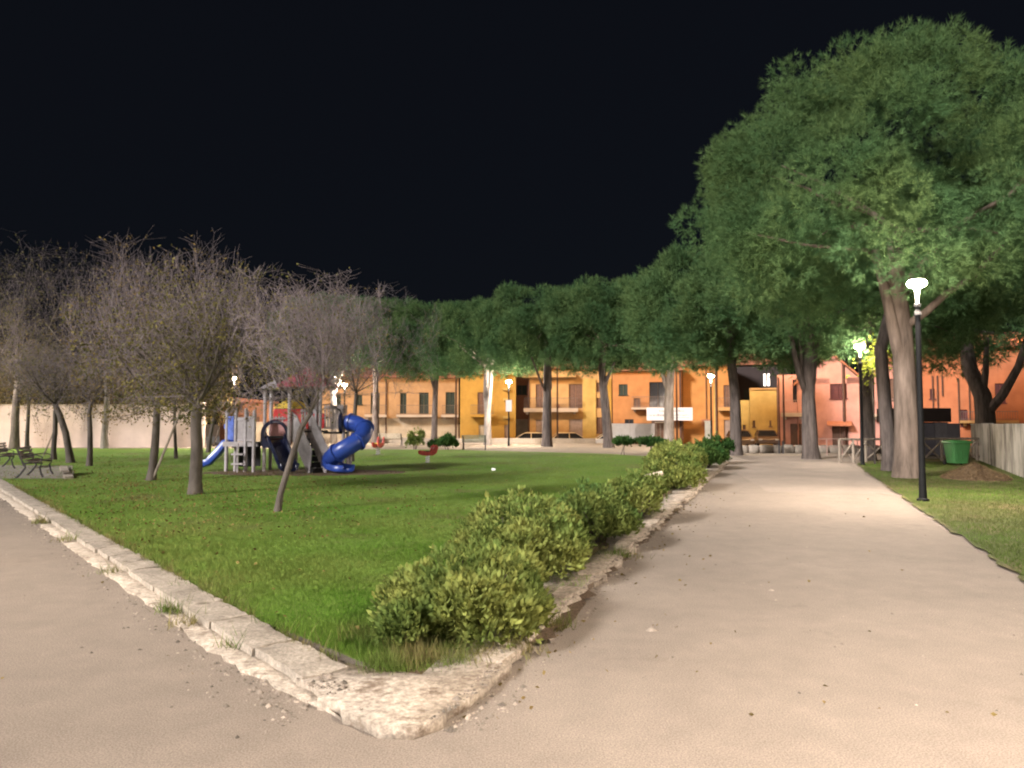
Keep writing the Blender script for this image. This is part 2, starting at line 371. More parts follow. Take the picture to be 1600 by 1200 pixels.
# the old kerb: footing strip and one stone after another
ft = [kp(.3, .15)] + [kp(s, .15) for s in np.arange(1, 27, 2)] + [kp(s, .47 - .012 * (s % 3)) for s in np.arange(26, 0, -1.0)] + [(-.9, 4.02)]
kerb = thick("kerb", ft, -.02, .016, CONC, .03, .14, 12)
rng = random.Random(4); s = .15; first = None; stones = []
while s < 23:
    L = rng.choice((.62, .8, .95, .55, .9)) * rng.uniform(.92, 1.08); e = s + L
    z = .074 + rng.uniform(-.006, .006); yaw = rng.uniform(-.01, .01); inn = rng.uniform(-.02, .01); wid = .30 + rng.uniform(-.012, .012)
    b = MB(); nx, ny = 7, 4
    # top surface with a worn, chipped outline
    grid = {}
    for i in range(nx + 1):
        for j in range(ny + 1):
            ss = s + .006 + (L - .012) * i / nx; oo = inn + wid * j / ny + yaw * (ss - s)
            edge = (i in (0, nx)) or (j in (0, ny)); q = kp(ss + (rng.uniform(-.004, .004) if edge else 0), oo + (rng.uniform(-.010, .008) if edge else 0))
            zz = z + rng.uniform(-.004, .004) - (rng.uniform(.001, .010) if edge else 0)
            grid[i, j] = len(b.v); b.v.append((q[0], q[1], zz))
    for i in range(nx):
        for j in range(ny): b.f.append([grid[i, j], grid[i, j + 1], grid[i + 1, j + 1], grid[i + 1, j]])
    ring = [(i, 0) for i in range(nx)] + [(nx, j) for j in range(ny)] + [(i, ny) for i in range(nx, 0, -1)] + [(0, j) for j in range(ny, 0, -1)]
    low = []
    for r_ in ring: x, y, zz = b.v[grid[r_]]; low.append(len(b.v)); b.v.append((x, y, -.02))
    for k in range(len(ring)): k2 = (k + 1) % len(ring); b.f.append([grid[ring[k]], grid[ring[k2]], low[k2], low[k]])
    b.build("kerb_stone", KERB, kerb); s = e
# loose broken pieces of kerb along the shrubs
for (x, y, w, l, a, h) in ((.50, 6.75, .22, .5, .34, .035), (.85, 7.75, .3, .6, .34, .045), (1.42, 9.35, .24, .75, .34, .04), (2.15, 11.35, .22, .8, .34, .05), (3.35, 14.9, .25, .9, .34, .05), (4.7, 19.0, .25, 1.1, .34, .05), (-.08, 5.0, .26, .46, .50, .03)):
    b = MB(); n = 9; pts = []
    for k in range(n):
        t = 2 * math.pi * k / n; r_ = rng.uniform(.8, 1.1); pts.append((w / 2 * r_ * math.copysign(abs(math.cos(t)) ** .6, math.cos(t)), l / 2 * r_ * math.copysign(abs(math.sin(t)) ** .6, math.sin(t))))
    ca, sa = math.cos(-a), math.sin(-a); pts = [(x + p * ca - q * sa, y + p * sa + q * ca) for p, q in pts]
    lo = len(b.v); b.v += [(p, q, .02) for p, q in pts] + [(p * .92 + x * .08, q * .92 + y * .08, .06 + h * .6 + rng.uniform(-.012, .012)) for p, q in pts]
    b.f.append([n + i for i in range(n)]); b.f += [[i, (i + 1) % n, n + (i + 1) % n, n + i] for i in range(n)]
    b.build("broken_slab", CONC, apron)

# ------------------------------------------------------------------ foliage generators
def tuft_blades(P, D, n, ln, wd, rs, spread=.75):
    """n thin blades at each point P fanning round direction D -> triangles"""
    k = len(P); P = np.repeat(P, n, 0); D = np.repeat(D, n, 0)
    d = D + rs.normal(0, spread, D.shape); d /= np.linalg.norm(d, axis=1, keepdims=True) + 1e-9
    L = ln * rs.uniform(.7, 1.2, (len(P), 1)); sd = np.cross(d, rs.normal(0, 1, d.shape)); sd /= np.linalg.norm(sd, axis=1, keepdims=True) + 1e-9
    w = wd * rs.uniform(.7, 1.2, (len(P), 1)) / 2
    V = np.stack([P - sd * w, P + sd * w, P + d * L], 1).reshape(-1, 3)
    return V, np.arange(len(V), dtype=np.int32).reshape(-1, 3)

def pine_crown(seed, R, RY, up, down, nclump, tufts, blades, ln, wd, rc=(.15, .24), lobes=(), box=2.7):
    """umbrella-pine crown round the origin: many rounded clumps of needle tufts over a dome. Returns mesh arrays, clump centres"""
    rs = np.random.RandomState(seed); cs, rr = [], []
    while len(cs) < nclump:
        d = rs.normal(0, 1, 3); d /= np.linalg.norm(d)
        if d[2] < -.75: continue
        f = rs.uniform(.80, .93) if rs.rand() < .66 else rs.uniform(.40, .78)
        f *= 1 + .05 * math.sin(3 * math.atan2(d[1], d[0]) + seed); hq = math.hypot(d[0], d[1]); f /= (hq ** box + abs(d[2]) ** box) ** (1 / box)
        c = np.array([d[0] * R * f, d[1] * RY * f, d[2] * (up if d[2] > 0 else down) * f])
        r_ = R * rs.uniform(*rc)
        cs.append(c); rr.append(r_)
    for (x, y, z, r_) in lobes: cs.append(np.array([x, y, z])); rr.append(r_)
    cs = np.array(cs); rr = np.array(rr); PP, DD = [], []
    for c, r_ in zip(cs, rr):
        n = int(tufts * (r_ / (R * .2)) ** 2) + 8
        d = rs.normal(0, 1, (n * 2, 3)); d[:, 2] += .2; d /= np.linalg.norm(d, axis=1, keepdims=True)
        o = c / np.array([R, RY, max(up, .1)]); o = o / (np.linalg.norm(o) + 1e-6)
        d = d[(d @ o) > -.45][:n]
        PP.append(c + d * r_ * rs.uniform(.35, 1.0, (len(d), 1)) ** .6 * np.array([1, 1, .85])); q = d + np.array([0, 0, .45]); DD.append(q / np.linalg.norm(q, axis=1, keepdims=True))
    P = np.concatenate(PP); D = np.concatenate(DD)
    V, T = tuft_blades(P, D, blades, ln, wd, rs, .6)
    return V, T, cs

def limb(a, b, rng, sag=.12, n=6):
    a, b = Vector(a), Vector(b); L = (b - a).length; pts = []
    off = Vector((rng.uniform(-1, 1), rng.uniform(-1, 1), rng.uniform(-.5, .9))) * L * sag
    for i in range(n):
        t = i / (n - 1); pts.append(a.lerp(b, t) + off * math.sin(math.pi * t) + Vector((rng.uniform(-1, 1), rng.uniform(-1, 1), rng.uniform(-1, 1))) * L * .018 * (0 < i < n - 1))
    return pts

def pine_trunk(b, rng, base_r, path, forks, crown_c, clumps, nlimb=16):
    """path: points of the bole; forks: list of (start index, points); limbs from the top to the clumps"""
    k = len(path); rad = [base_r * (1.16 if i == 0 else 1.0 - .42 * i / (k - 1)) for i in range(k)]
    b.tube(path, rad, 12)
    tips = [(path[-1], rad[-1])]
    for i0, pts, r0 in forks:
        b.tube([path[i0]] + list(pts), [r0 * (1 - .45 * i / len(pts)) for i in range(len(pts) + 1)], 9); tips.append((pts[-1], r0 * .5))
    tips = tips[:1]; sel = sorted(range(len(clumps)), key=lambda i: rng.random())[:nlimb]
    for i in sel:
        c = Vector(clumps[i]) + Vector(crown_c); tp, r_ = min(tips, key=lambda t: (Vector(t[0]) - c).length)
        if (Vector(tp) - c).length > 5.2: continue
        pts = limb(tp, c, rng, .10); r_ = min(r_ * .45, .09)
        b.tube(pts, [r_ * (1 - .82 * j / (len(pts) - 1)) for j in range(len(pts))], 6)

def grow(seed, path, tr, R, H, base_z, kids=(6, 5, 5, 5), leaves=900, leafsize=.06, low_bias=1.6, up=.55):
    """bare deciduous tree: bole along path, limbs, branches, twigs. Crown scaled to radius R, from base_z to H."""
    rng = random.Random(seed); rs = np.random.RandomState(seed); segs = []; tw = []
    top = Vector(path[-1])
    def rec(p, d, L, r_, lv):
        n = 3; q = p
        for i in range(n):
            d = (d + Vector((rng.gauss(0, .10), rng.gauss(0, .10), rng.gauss(0, .08) + up * .2))).normalized()
            e = q + d * (L / n); r2 = r_ * (1 - .27 * (i + 1)); segs.append((q, e, r_ * (1 - .27 * i), r2, lv)); 
            if lv >= 2: tw.append((q, e))
            if lv < len(kids):
                m = kids[lv] / n; m = int(m) + (rng.random() < m - int(m))
                for _ in range(m):
                    t = rng.random(); az = rng.uniform(0, 2 * math.pi)
                    side = d.cross(Vector((math.cos(az), math.sin(az), .3))).normalized()
                    nd = (d * rng.uniform(.35, .8) + side * rng.uniform(.6, 1)).normalized()
                    rec(q.lerp(e, t), nd, L * rng.uniform(.5, .72), max(r2 * .5, .003), lv + 1)
            q = e
    n0 = kids[0]
    for i in range(n0):
        az = 2 * math.pi * (i + rng.uniform(-.3, .3)) / n0; el = rng.uniform(.35, 1.1)
        rec(top, Vector((math.cos(az) * math.cos(el), math.sin(az) * math.cos(el), math.sin(el))), 1.0, tr * .5 / 1.0 * .55, 1)
    A = np.array([s_[0] for s_ in segs]); B = np.array([s_[1] for s_ in segs])
    t0 = np.array(top); dA, dB = A - t0, B - t0
    rad = np.percentile(np.hypot(dB[:, 0], dB[:, 1]), 96); zmax = np.percentile(dB[:, 2], 98.5); zmin = min(np.percentile(dB[:, 2], 1.5), -.05)
    def sc(D):
        D = D.copy(); D[:, :2] *= R / rad; z = D[:, 2]; D[:, 2] = np.where(z > 0, z * (H - t0[2]) / zmax, z * (base_z - t0[2]) / zmin if base_z < t0[2] else z * .3); return D + t0
    def soft(D, q):      # rein in the few longest shoots
        D = D.copy(); z = D[:, 2] / zmax; D[:, 2] = np.where(z > .72, zmax * (.72 + .28 * np.tanh((z - .72) / .28 * .9)), D[:, 2])
        h = np.hypot(D[:, 0], D[:, 1]) / rad; k_ = np.where(h > .8, (.8 + .3 * np.tanh((h - .8) / .3)) / np.maximum(h, 1e-6), 1.0); D[:, :2] *= k_[:, None]; return D
    A, B = sc(soft(dA, 0)), sc(soft(dB, 0))
    r0 = np.array([max(s_[2], .0038) for s_ in segs]); r1 = np.array([max(s_[3], .0022) for s_ in segs]); lv = np.array([s_[4] for s_ in segs])
    b = MB(); k = len(path); b.tube(path, [tr * (1.25 if i == 0 else 1 - .3 * i / (k - 1)) for i in range(k)], 10)
    big = lv <= 1; V1, F1 = prisms(A[big], B[big], np.maximum(r0[big], tr * .15) * np.where(lv[big] < 1, 1.4, 1), np.maximum(r1[big], tr * .11), 5)
    V2, F2 = prisms(A[~big], B[~big], r0[~big], r1[~big], 3)
    # leaves, thicker in the lower crown
    tA, tB = A[lv >= 2], B[lv >= 2]; w = np.exp(-low_bias * (tA[:, 2] - t0[2]) / max(.1, H - t0[2])); w /= w.sum()
    idx = rs.choice(len(tA), leaves, p=w); P = tA[idx] + (tB[idx] - tA[idx]) * rs.rand(leaves, 1) + rs.normal(0, .03, (leaves, 3))
    return b, (V1, F1), (V2, F2), leaf_quads(P, rs, leafsize)

def leaf_quads(P, rs, size, D=None, fold=.35, aspect=.5):
    """small folded leaves (two faces each)"""
    n = len(P); d = rs.normal(0, 1, (n, 3)) if D is None else D + rs.normal(0, .45, (n, 3))
    d /= np.linalg.norm(d, axis=1, keepdims=True) + 1e-9
    sd = np.cross(d, rs.normal(0, 1, (n, 3))); sd /= np.linalg.norm(sd, axis=1, keepdims=True) + 1e-9; nr = np.cross(sd, d)
    L = size * rs.uniform(.7, 1.35, (n, 1)); w = L * aspect / 2
    V = np.stack([P, P + d * L * .55 + sd * w + nr * w * fold, P + d * L, P + d * L * .55 - sd * w + nr * w * fold], 1).reshape(-1, 3)
    b = (np.arange(n) * 4)[:, None]; T = np.concatenate([b + np.array([[0, 1, 2]]), b + np.array([[0, 2, 3]])], 0)
    return V, T

# ------------------------------------------------------------------ stone pines
def pine(loc, label, crown_mesh, crown_c, clumps, base_r, path, forks, nlimb, seed, sc=1.0, bark=None, name="pine_tree"):
    root = thing(name, loc, label, "tree", "umbrella pines round the park")
    b = MB(); pine_trunk(b, random.Random(seed), base_r, path, forks, crown_c, clumps, nlimb)
    b.build("trunk", bark or DARKBARK, root, True)
    cr = bpy.data.objects.new("crown", crown_mesh); C.objects.link(cr); cr.parent = root; cr.location = crown_c
    if sc != 1.0: cr.scale = (sc, sc, sc) if not isinstance(sc, tuple) else sc
    return root
def crown_data(*a, **k):
    V, T, cs = pine_crown(*a, **k); o = np_mesh("needle_crown", V, T, NEEDLE); me = o.data; bpy.data.objects.remove(o); return me, cs

m1, c1 = crown_data(21, 5.85, 5.0, 3.95, 3.1, 250, 235, 14, .19, .0135, box=3.1, rc=(.11, .19), lobes=((-6.15, -.4, -.35, .55), (-5.6, -.5, -.75, .7), (-4.9, -.6, -1.1, .8), (-4.2, -.6, -1.5, .8)))
P1 = pine((11.25, 21.05, 0), "tallest pine, thick pale trunk standing beside the lit lamp post", m1, (.05, .4, 7.75), c1, .37,
     [(0, 0, -.05), (.0, 0, .5), (.02, 0, 1.6), (.03, .05, 3.0), (.02, .1, 4.3), (-.1, .1, 5.4), (-.1, .1, 7.2)],
     [(3, [(-.22, -.02, 3.9), (-.42, .0, 5.0), (-.7, .1, 6.6)], .2), (4, [(.5, -.35, 4.75), (1.0, -.5, 5.25), (1.7, -.6, 5.7), (2.6, -.5, 6.6)], .12),
      (5, [(.9, -1.2, 7.0), (1.9, -1.9, 7.6), (2.5, -2.2, 8.4), (2.75, -2.3, 9.6)], .075), (5, [(-1.6, -1.2, 6.3), (-3.4, -1.7, 6.3), (-4.9, -1.3, 6.75)], .06)], 9, 1, 1.0, BARK)
m2, c2 = crown_data(33, 5.6, 5.0, 3.5, 3.3, 215, 170, 12, .20, .017, rc=(.12, .19))
pine((12.28, 24.04, 0), "slimmer dark pine trunk just behind the tallest pine, leaning away under a high crown", m2, (4.4, 1.6, 8.4), c2, .24,
     [(0, 0, -.05), (0, 0, .6), (-.1, 0, 2.2), (-.15, .1, 4.0), (.4, .3, 5.6), (1.8, .6, 6.8), (3.0, .9, 7.8)],
     [(4, [(1.2, -.4, 6.8), (2.0, -.8, 7.8), (3.4, -1.2, 8.8)], .09)], 8, 2)
# the avenue of pines along the far side: three crown shapes, turned and scaled
far = [crown_data(51 + k, 5.0, 4.6, 3.05, 2.7, 190, 95, 10, .28, .026, rc=(.12, .20)) for k in range(3)]
def far_pine(label, x, y, path, forks, cz, sc, k, rz, base_r=.34, dx=0, seed=0, bark=None):
    me, cs = far[k]; s3 = sc if isinstance(sc, tuple) else (sc, sc, sc); ca, sa = math.cos(rz), math.sin(rz)
    cl = [(dx_ * s3[0] * ca - dy_ * s3[1] * sa, dx_ * s3[0] * sa + dy_ * s3[1] * ca, dz_ * s3[2]) for dx_, dy_, dz_ in cs]
    r = pine((x, y, 0), label, me, (dx, .2, cz), cl, base_r, path, forks, 7, 100 + seed, s3, bark)
    r.children[1].rotation_euler = (0, 0, rz); return r
far_pine("pine whose bole splits into an upright fan of limbs at the end of the path", 13.15, 32.45, [(0, 0, -.05), (-.05, 0, .5), (-.08, 0, 1.8), (-.1, 0, 2.7), (0, 0, 4.2), (.1, .1, 6.0)],
         [(3, [(-.45, .1, 3.6), (-.75, .1, 4.6), (-1.1, .1, 6)], .17), (3, [(.3, .1, 3.5), (.42, .1, 4.6), (.8, 0, 6)], .15), (3, [(-.2, .2, 3.5), (-.3, .2, 4.8), (-.4, .2, 6)], .13)], 6.75, (1.05, 1, 1.0), 0, .4, .38, -.5, 1)
far_pine("pine with a bent double bole at the left end of the rubble wall", 11.0, 36.26, [(0, 0, -.05), (.02, 0, .5), (.05, 0, 1.9), (-.12, 0, 3.0), (-.55, .1, 4.4), (-.7, .1, 6.2)],
         [(3, [(.0, .05, 3.6), (-.12, .1, 4.7), (.1, .1, 6.2)], .18)], 6.7, (1.02, 1, 1.1), 1, 1.2, .32, -.3, 2)
far_pine("pine with a straight pale trunk in front of the white banner", 10.65, 50.0, [(0, 0, -.05), (0, 0, .6), (0, 0, 2.2), (-.05, 0, 3.6), (-.2, 0, 5.0), (-.2, .1, 7)],
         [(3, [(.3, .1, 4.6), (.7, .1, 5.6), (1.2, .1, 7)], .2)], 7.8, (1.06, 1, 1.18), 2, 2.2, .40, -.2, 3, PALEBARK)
far_pine("grey pine beside the white hoarding", 6.1, 46.5, [(0, 0, -.05), (.05, 0, .6), (.15, 0, 2.0), (.3, 0, 3.6), (.4, 0, 5.0), (.3, .1, 6.5)],
         [(3, [(.05, .1, 4.4), (-.4, .1, 5.4)], .15)], 7.2, (.92, 1, 1.02), 0, 3.0, .34, .1, 4)
far_pine("pine with a crooked side branch before the orange house", 2.3, 48.5, [(0, 0, -.05), (0, 0, .6), (0, 0, 2.0), (-.05, 0, 3.4), (.0, 0, 4.6), (.0, .1, 6.5)],
         [(3, [(-.4, -.05, 3.9), (-.42, -.05, 4.7), (-.3, 0, 6)], .16), (3, [(.6, 0, 4.2), (1.1, 0, 5.0), (1.6, 0, 5.8)], .09)], 7.35, (1.0, 1, 1.03), 1, 4.0, .36, 0, 5)
far_pine("pale pine forking into a narrow V by the bench", -1.7, 52.0, [(0, 0, -.05), (-.02, 0, .5), (-.05, 0, 1.4), (-.05, 0, 2.2), (-.38, 0, 3.6), (-.6, .1, 5.6)],
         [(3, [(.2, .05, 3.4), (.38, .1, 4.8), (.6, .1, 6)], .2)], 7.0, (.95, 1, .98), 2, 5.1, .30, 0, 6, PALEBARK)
far_pine("slender pine behind the green bush on the promenade", -5.8, 55.0, [(0, 0, -.05), (0, 0, .6), (.05, 0, 2.2), (.1, 0, 3.8), (.2, 0, 5.2), (.2, .1, 6.5)],
         [(3, [(-.3, .1, 5.0), (-.6, .1, 6)], .12)], 7.2, (.95, 1, 1.0), 0, .9, .27, .1, 7)
far_pine("pine with two wide forks beyond the spring riders", -10.2, 55.3, [(0, 0, -.05), (.08, 0, .5), (.2, 0, 1.6), (.35, 0, 2.5), (.25, 0, 3.6), (.1, .1, 5.8)],
         [(3, [(.8, 0, 3.2), (.95, 0, 4.2), (1.0, 0, 6)], .18), (3, [(-.15, 0, 3.2), (-.3, 0, 4.4), (-.4, 0, 6)], .16)], 7.6, (1.05, 1, 1.06), 1, 1.9, .32, .3, 8)
far_pine("pine with a pale lit stem behind the blue spiral slide", -13.3, 55.0, [(0, 0, -.05), (0, 0, .6), (-.1, 0, 2.2), (.1, 0, 3.6), (-.1, 0, 5.2), (0, .1, 7)],
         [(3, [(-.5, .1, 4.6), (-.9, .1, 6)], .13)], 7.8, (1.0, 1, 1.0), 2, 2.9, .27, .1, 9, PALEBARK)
far_pine("pine with a forked bole behind the wooden fence", 14.75, 30.6, [(0, 0, -.05), (-.02, 0, .5), (-.1, 0, 1.7), (-.18, 0, 2.6), (-.3, 0, 4.0), (-.5, .1, 6.0)],
         [(3, [(.25, 0, 3.2), (.6, 0, 4.0), (1.1, 0, 5.4)], .16)], 6.4, (.95, 1, 1.05), 0, 3.9, .31, 0, 10)
far_pine("dark pine splitting into a V behind the stained concrete wall", 24.6, 38.3, [(0, 0, -.05), (0, 0, .6), (0, 0, 2.0), (-.1, 0, 3.0), (-.7, 0, 4.4), (-1.0, 0, 6.5)],
         [(2, [(.9, 0, 3.0), (1.7, 0, 4.4), (2.4, 0, 6.5)], .26), (3, [(.1, 0, 4.2), (.2, 0, 6)], .2)], 7.6, (1.3, 1, 1.45), 1, 5.2, .55, .8, 11)

# ------------------------------------------------------------------ bare and half-bare trees on the lawn
def decid(loc, label, seed, path, tr, R, H, base_z, leaf, leaves=900, lsize=.06, kids=(6, 5, 5, 5), low=1.6, bark=None, group="half bare trees on the left of the lawn", up=.55):
    root = thing("bare_tree", loc, label, "tree", group)
    b, (V1, F1), (V2, F2), (VL, TL) = grow(seed, path, tr, R, H, base_z, kids, leaves, lsize, low, up)
    n = len(b.v); b.v += [tuple(v) for v in V1]; b.f += [[int(i) + n for i in q] for q in F1]
    b.build("trunk", bark or BARK2, root, True)
    np_mesh("crown", V2, F2, TWIG, root)
    lf = np_mesh("foliage", VL, TL, leaf, root)
    return root
K4 = (7, 7, 6, 6)
decid((-6.9, 16.13, 0), "thick grey tree whose low round crown still holds yellowing leaves", 3, [(0, 0, -.05), (0, 0, .3), (.02, 0, 1.0), (-.02, 0, 1.55), (.0, 0, 2.0)], .15, 2.5, 5.45, 1.75, LEAF_B, 9000, .072, (8, 7, 6, 7), 1.7)
decid((-4.12, 12.99, 0), "slim tree leaning over towards the playground, nearly leafless", 5, [(0, 0, -.05), (.06, 0, .35), (.22, .05, .95), (.38, .1, 1.5), (.52, .12, 1.75)], .062, 1.55, 4.4, 1.7, LEAF_B, 1800, .05, (8, 7, 6, 6), 1.0, up=.8)
decid((-9.73, 19.92, 0), "tall dark tree with a forked stem and a mauve twiggy top", 8, [(0, 0, -.05), (.05, 0, .35), (.1, 0, 1.0), (.12, 0, 1.6), (.12, 0, 2.0)], .12, 2.7, 7.0, 1.75, LEAF_A, 5500, .07, K4, 2.2)
decid((-15.1, 26.4, 0), "thin upright tree with rusty leaves in front of the pale wall", 11, [(0, 0, -.05), (.02, 0, .5), (0, 0, 1.2), (-.05, 0, 1.9), (0, 0, 2.3)], .10, 1.9, 4.8, 1.95, LEAF_A, 1500, .075, (7, 6, 6, 5), 1.2)
decid((-17.0, 28.5, 0), "curved tree bowing towards the benches", 13, [(0, 0, -.05), (-.1, 0, .5), (-.25, 0, 1.2), (-.5, 0, 1.9), (-.7, 0, 2.3)], .14, 2.0, 4.9, 1.9, LEAF_B, 1900, .08, (7, 6, 6, 5), 1.2)
decid((-19.1, 30.8, 0), "dark stemmed tree with a broad low crown behind the nearer bench", 17, [(0, 0, -.05), (-.02, 0, .5), (.02, 0, 1.2), (.0, 0, 2.0), (.05, 0, 2.4)], .11, 2.4, 5.0, 2.1, LEAF_B, 2400, .085, (7, 6, 6, 5), 1.2)
decid((-26.4, 40.2, 0), "thin brown tree standing close beside the thick grey trunk by the wall", 19, [(0, 0, -.05), (-.02, 0, .8), (0, 0, 1.8), (0, 0, 2.7)], .11, 2.6, 6.4, 2.5, LEAF_A, 1800, .10, (7, 6, 6, 5), 1.2)
decid((-29.4, 43.6, 0), "tall tree with the thickest grey trunk along the pale wall", 23, [(0, 0, -.05), (.02, 0, .9), (0, 0, 2.0), (.05, 0, 3.2), (.1, 0, 4.0)], .25, 5.2, 12.4, 3.2, LEAF_B, 3200, .12, K4, 1.4, BARK2)
decid((-24.4, 44.2, 0), "tall bare tree with white upper branches at the middle of the pale wall", 29, [(0, 0, -.05), (-.02, 0, .9), (.05, 0, 2.0), (.1, 0, 3.2), (0, 0, 4.2)], .20, 4.6, 12.6, 3.4, LEAF_A, 1500, .11, K4, 1.8, PALEBARK)
decid((-14.5, 31.9, 0), "spindly young tree with a dead straight stem left of the playground", 31, [(0, 0, -.05), (-.05, 0, .7), (-.1, 0, 1.5), (-.12, 0, 2.4)], .075, 1.8, 5.3, 2.3, LEAF_A, 1100, .08, (6, 5, 5, 5), 1.5)
decid((-15.85, 38.5, 0), "dark tree leaning right behind the low play platform", 37, [(0, 0, -.05), (.1, 0, .8), (.25, 0, 1.7), (.4, 0, 2.6)], .11, 2.6, 6.6, 2.5, LEAF_A, 1800, .095, (6, 5, 5, 5), 1.4)
decid((-6.4, 29.5, 0), "wispy bare tree standing behind the play structure", 41, [(0, 0, -.05), (0, 0, .8), (.1, 0, 1.8), (.15, 0, 2.8)], .10, 3.3, 7.3, 2.9, LEAF_A, 1200, .07, K4, 1.0, up=.8)
decid((-13.0, 41.5, 0), "tall bare tree rising behind the roofed play tower", 43, [(0, 0, -.05), (0, 0, .8), (.1, 0, 2), (.1, 0, 3.3)], .16, 4.2, 9.6, 3.2, LEAF_A, 1800, .1, K4, 1.4)
decid((-34.5, 43.0, 0), "broad leafy tree at the far end of the pale wall", 47, [(0, 0, -.05), (0, 0, .8), (.1, 0, 2), (.1, 0, 3.0)], .2, 4.8, 10.4, 2.6, LEAF_B, 4200, .14, K4, 1.2)
decid((-20.5, 42.5, 0), "mid height bare tree before the end of the pale wall", 53, [(0, 0, -.05), (0, 0, .8), (.1, 0, 1.8), (.1, 0, 2.8)], .12, 3.6, 8.8, 2.8, LEAF_A, 1400, .1, K4, 1.4)

hd = thing("hedge", (-40, 49.3, 0), "tall brown olive hedge showing above the long pale wall", "hedge")
rs = np.random.RandomState(61); n_ = 15000; hx = rs.uniform(0, 21.5, n_); top_ = 5.6 + .8 * np.sin(hx * .9) + .5 * np.sin(hx * 2.3 + 1)
P = np.stack([hx, rs.normal(0, .45, n_), 1.6 + (top_ - 1.6) * rs.rand(n_) ** .8], 1); Vh, Th = leaf_quads(P, rs, .26, None, .3, .5); np_mesh("foliage", Vh, Th, LEAF_A, hd)
b = MB(); rg = random.Random(61)
for i in range(26):
    x = .4 + i * .82; b.tube(limb((x, 0, 0), (x + rg.uniform(-.4, .4), rg.uniform(-.3, .3), rg.uniform(4.5, 6.2)), rg, .05, 5), [.06, .05, .04, .025, .01], 5)
b.build("stem", BARK2, hd, True)
# leaning stakes that prop the young trees
def stake(a, b_, label):
    o = MB().tube([a, b_], [.035, .03], 7).build("tree_stake", WOODG, None, True, None)
    return tag(o, label, "stake", "leaning stakes by the young trees")
a = Vector((-9.66, 19.86, .02)); stake(a, (-8.95, 19.9, 1.9), "leaning wooden stake crossing the forked dark tree")
stake((-21.7, 34.2, .02), (-20.9, 34.2, 2.1), "leaning stake left of the dark stemmed tree behind the bench")

# ------------------------------------------------------------------ shrubs along the broad path
def shrub(loc, label, seed, rx, ry, h, leaf, n, size, lumps=9, stem=0.0, name="shrub", rz=.34, group="evergreen shrubs along the broad path"):
    """dense shrub: leaf sprays standing on several overlapping mounds, woody stems inside"""
    root = thing(name, loc, label, "shrub", group, -rz); rs = np.random.RandomState(seed)
    cs = [(0, 0, h * .45, 1.0)]
    for i in range(lumps):
        a_ = 2 * math.pi * i / lumps + rs.uniform(-.3, .3); q = rs.uniform(.45, .72); cs.append((q * math.cos(a_), q * math.sin(a_), h * rs.uniform(.22, .62), rs.uniform(.42, .62)))
    PP, DD = [], []
    per = n // len(cs)
    for (x, y, z, r_) in cs:
        d = rs.normal(0, 1, (per * 2, 3)); d[:, 2] = d[:, 2] * .9 + .25; d /= np.linalg.norm(d, axis=1, keepdims=True); d = d[d[:, 2] > -.55][:per]
        rad = rs.uniform(.45, 1.0, (len(d), 1)) ** .45 * (1 + .10 * np.sin(9 * d[:, :1] + 7 * d[:, 1:2] * 1.3 + seed))
        p = np.array([x * rx, y * ry, z]) + d * rad * np.array([rx * r_ * .8, ry * r_ * .8, h * r_ * .56])
        PP.append(p); q = d * .8 + np.array([0, 0, .75]); DD.append(q / np.linalg.norm(q, axis=1, keepdims=True))
    P = np.concatenate(PP); D = np.concatenate(DD); k = P[:, 2] > .03; P, D = P[k], D[k]; P[:, 2] += stem
    # each spray: a rosette of narrow upright leaves
    m_ = 5; Pm = np.repeat(P, m_, 0) + rs.normal(0, size * .25, (len(P) * m_, 3)); Dm = np.repeat(D, m_, 0)
    V, T = leaf_quads(Pm, rs, size, Dm, .3, .42)
    np_mesh("foliage", V, T, leaf, root)
    b = MB(); rg = random.Random(seed)
    for i in range(7 if not stem else 3):
        e = (rg.uniform(-.6, .6) * rx, rg.uniform(-.6, .6) * ry, h * rg.uniform(.4, .75) + stem)
        b.tube(limb((rg.uniform(-.1, .1), rg.uniform(-.1, .1), -.02), e, rg, .12, 5), [.02, .017, .014, .01, .006], 5)
    b.build("stem", BARK2, root, True)
    return root
shrub((-.30, 5.75, .05), "lowest, nearest shrub, at the corner where the kerb meets the path", 1, .58, .92, .60, BUSH_A, 4200, .058, 10)
shrub((.10, 7.75, .05), "big yellow tipped shrub, second from the kerb corner", 2, .74, 1.0, .80, BUSH_A, 4200, .06, 10)
shrub((1.02, 9.6, .05), "dark green middle shrub with a few pale tips beside the bare concrete strip", 3, .58, 1.0, .75, BUSH_B, 3000, .06, 9)
shrub((2.0, 11.9, .05), "small rounded shrub just before the gap in the row", 4, .44, .8, .74, BUSH_A, 2000, .062, 8)
shrub((3.75, 17.6, .05), "tall yellow green shrub behind the pale log", 5, .70, 1.2, 1.0, BUSH_A, 2600, .085, 9)
shrub((4.95, 21.8, .05), "reddish tipped shrub behind the tall yellow green one", 6, .75, 1.2, 1.02, BUSH_A, 1800, .10, 9)
shrub((6.65, 25.2, .05), "rounded dark shrub, first of the pair near the far end of the path", 7, .56, 1.0, .98, BUSH_D, 1700, .10, 8)
shrub((7.85, 28.4, .05), "rounded dark shrub, last of the row by the path", 8, .58, .9, 1.05, BUSH_D, 1500, .10, 8)
shrub((5.45, 36.2, .04), "small shrub on a bare stem at the back edge of the lawn", 9, .55, .5, .5, BUSH_D, 500, .12, 6, .35, group="stemmed shrubs at the back of the lawn")
shrub((6.75, 36.0, .04), "wider stemmed shrub at the back edge of the lawn beside the hoarding", 10, .8, .5, .5, BUSH_D, 700, .12, 6, .33, group="stemmed shrubs at the back of the lawn")
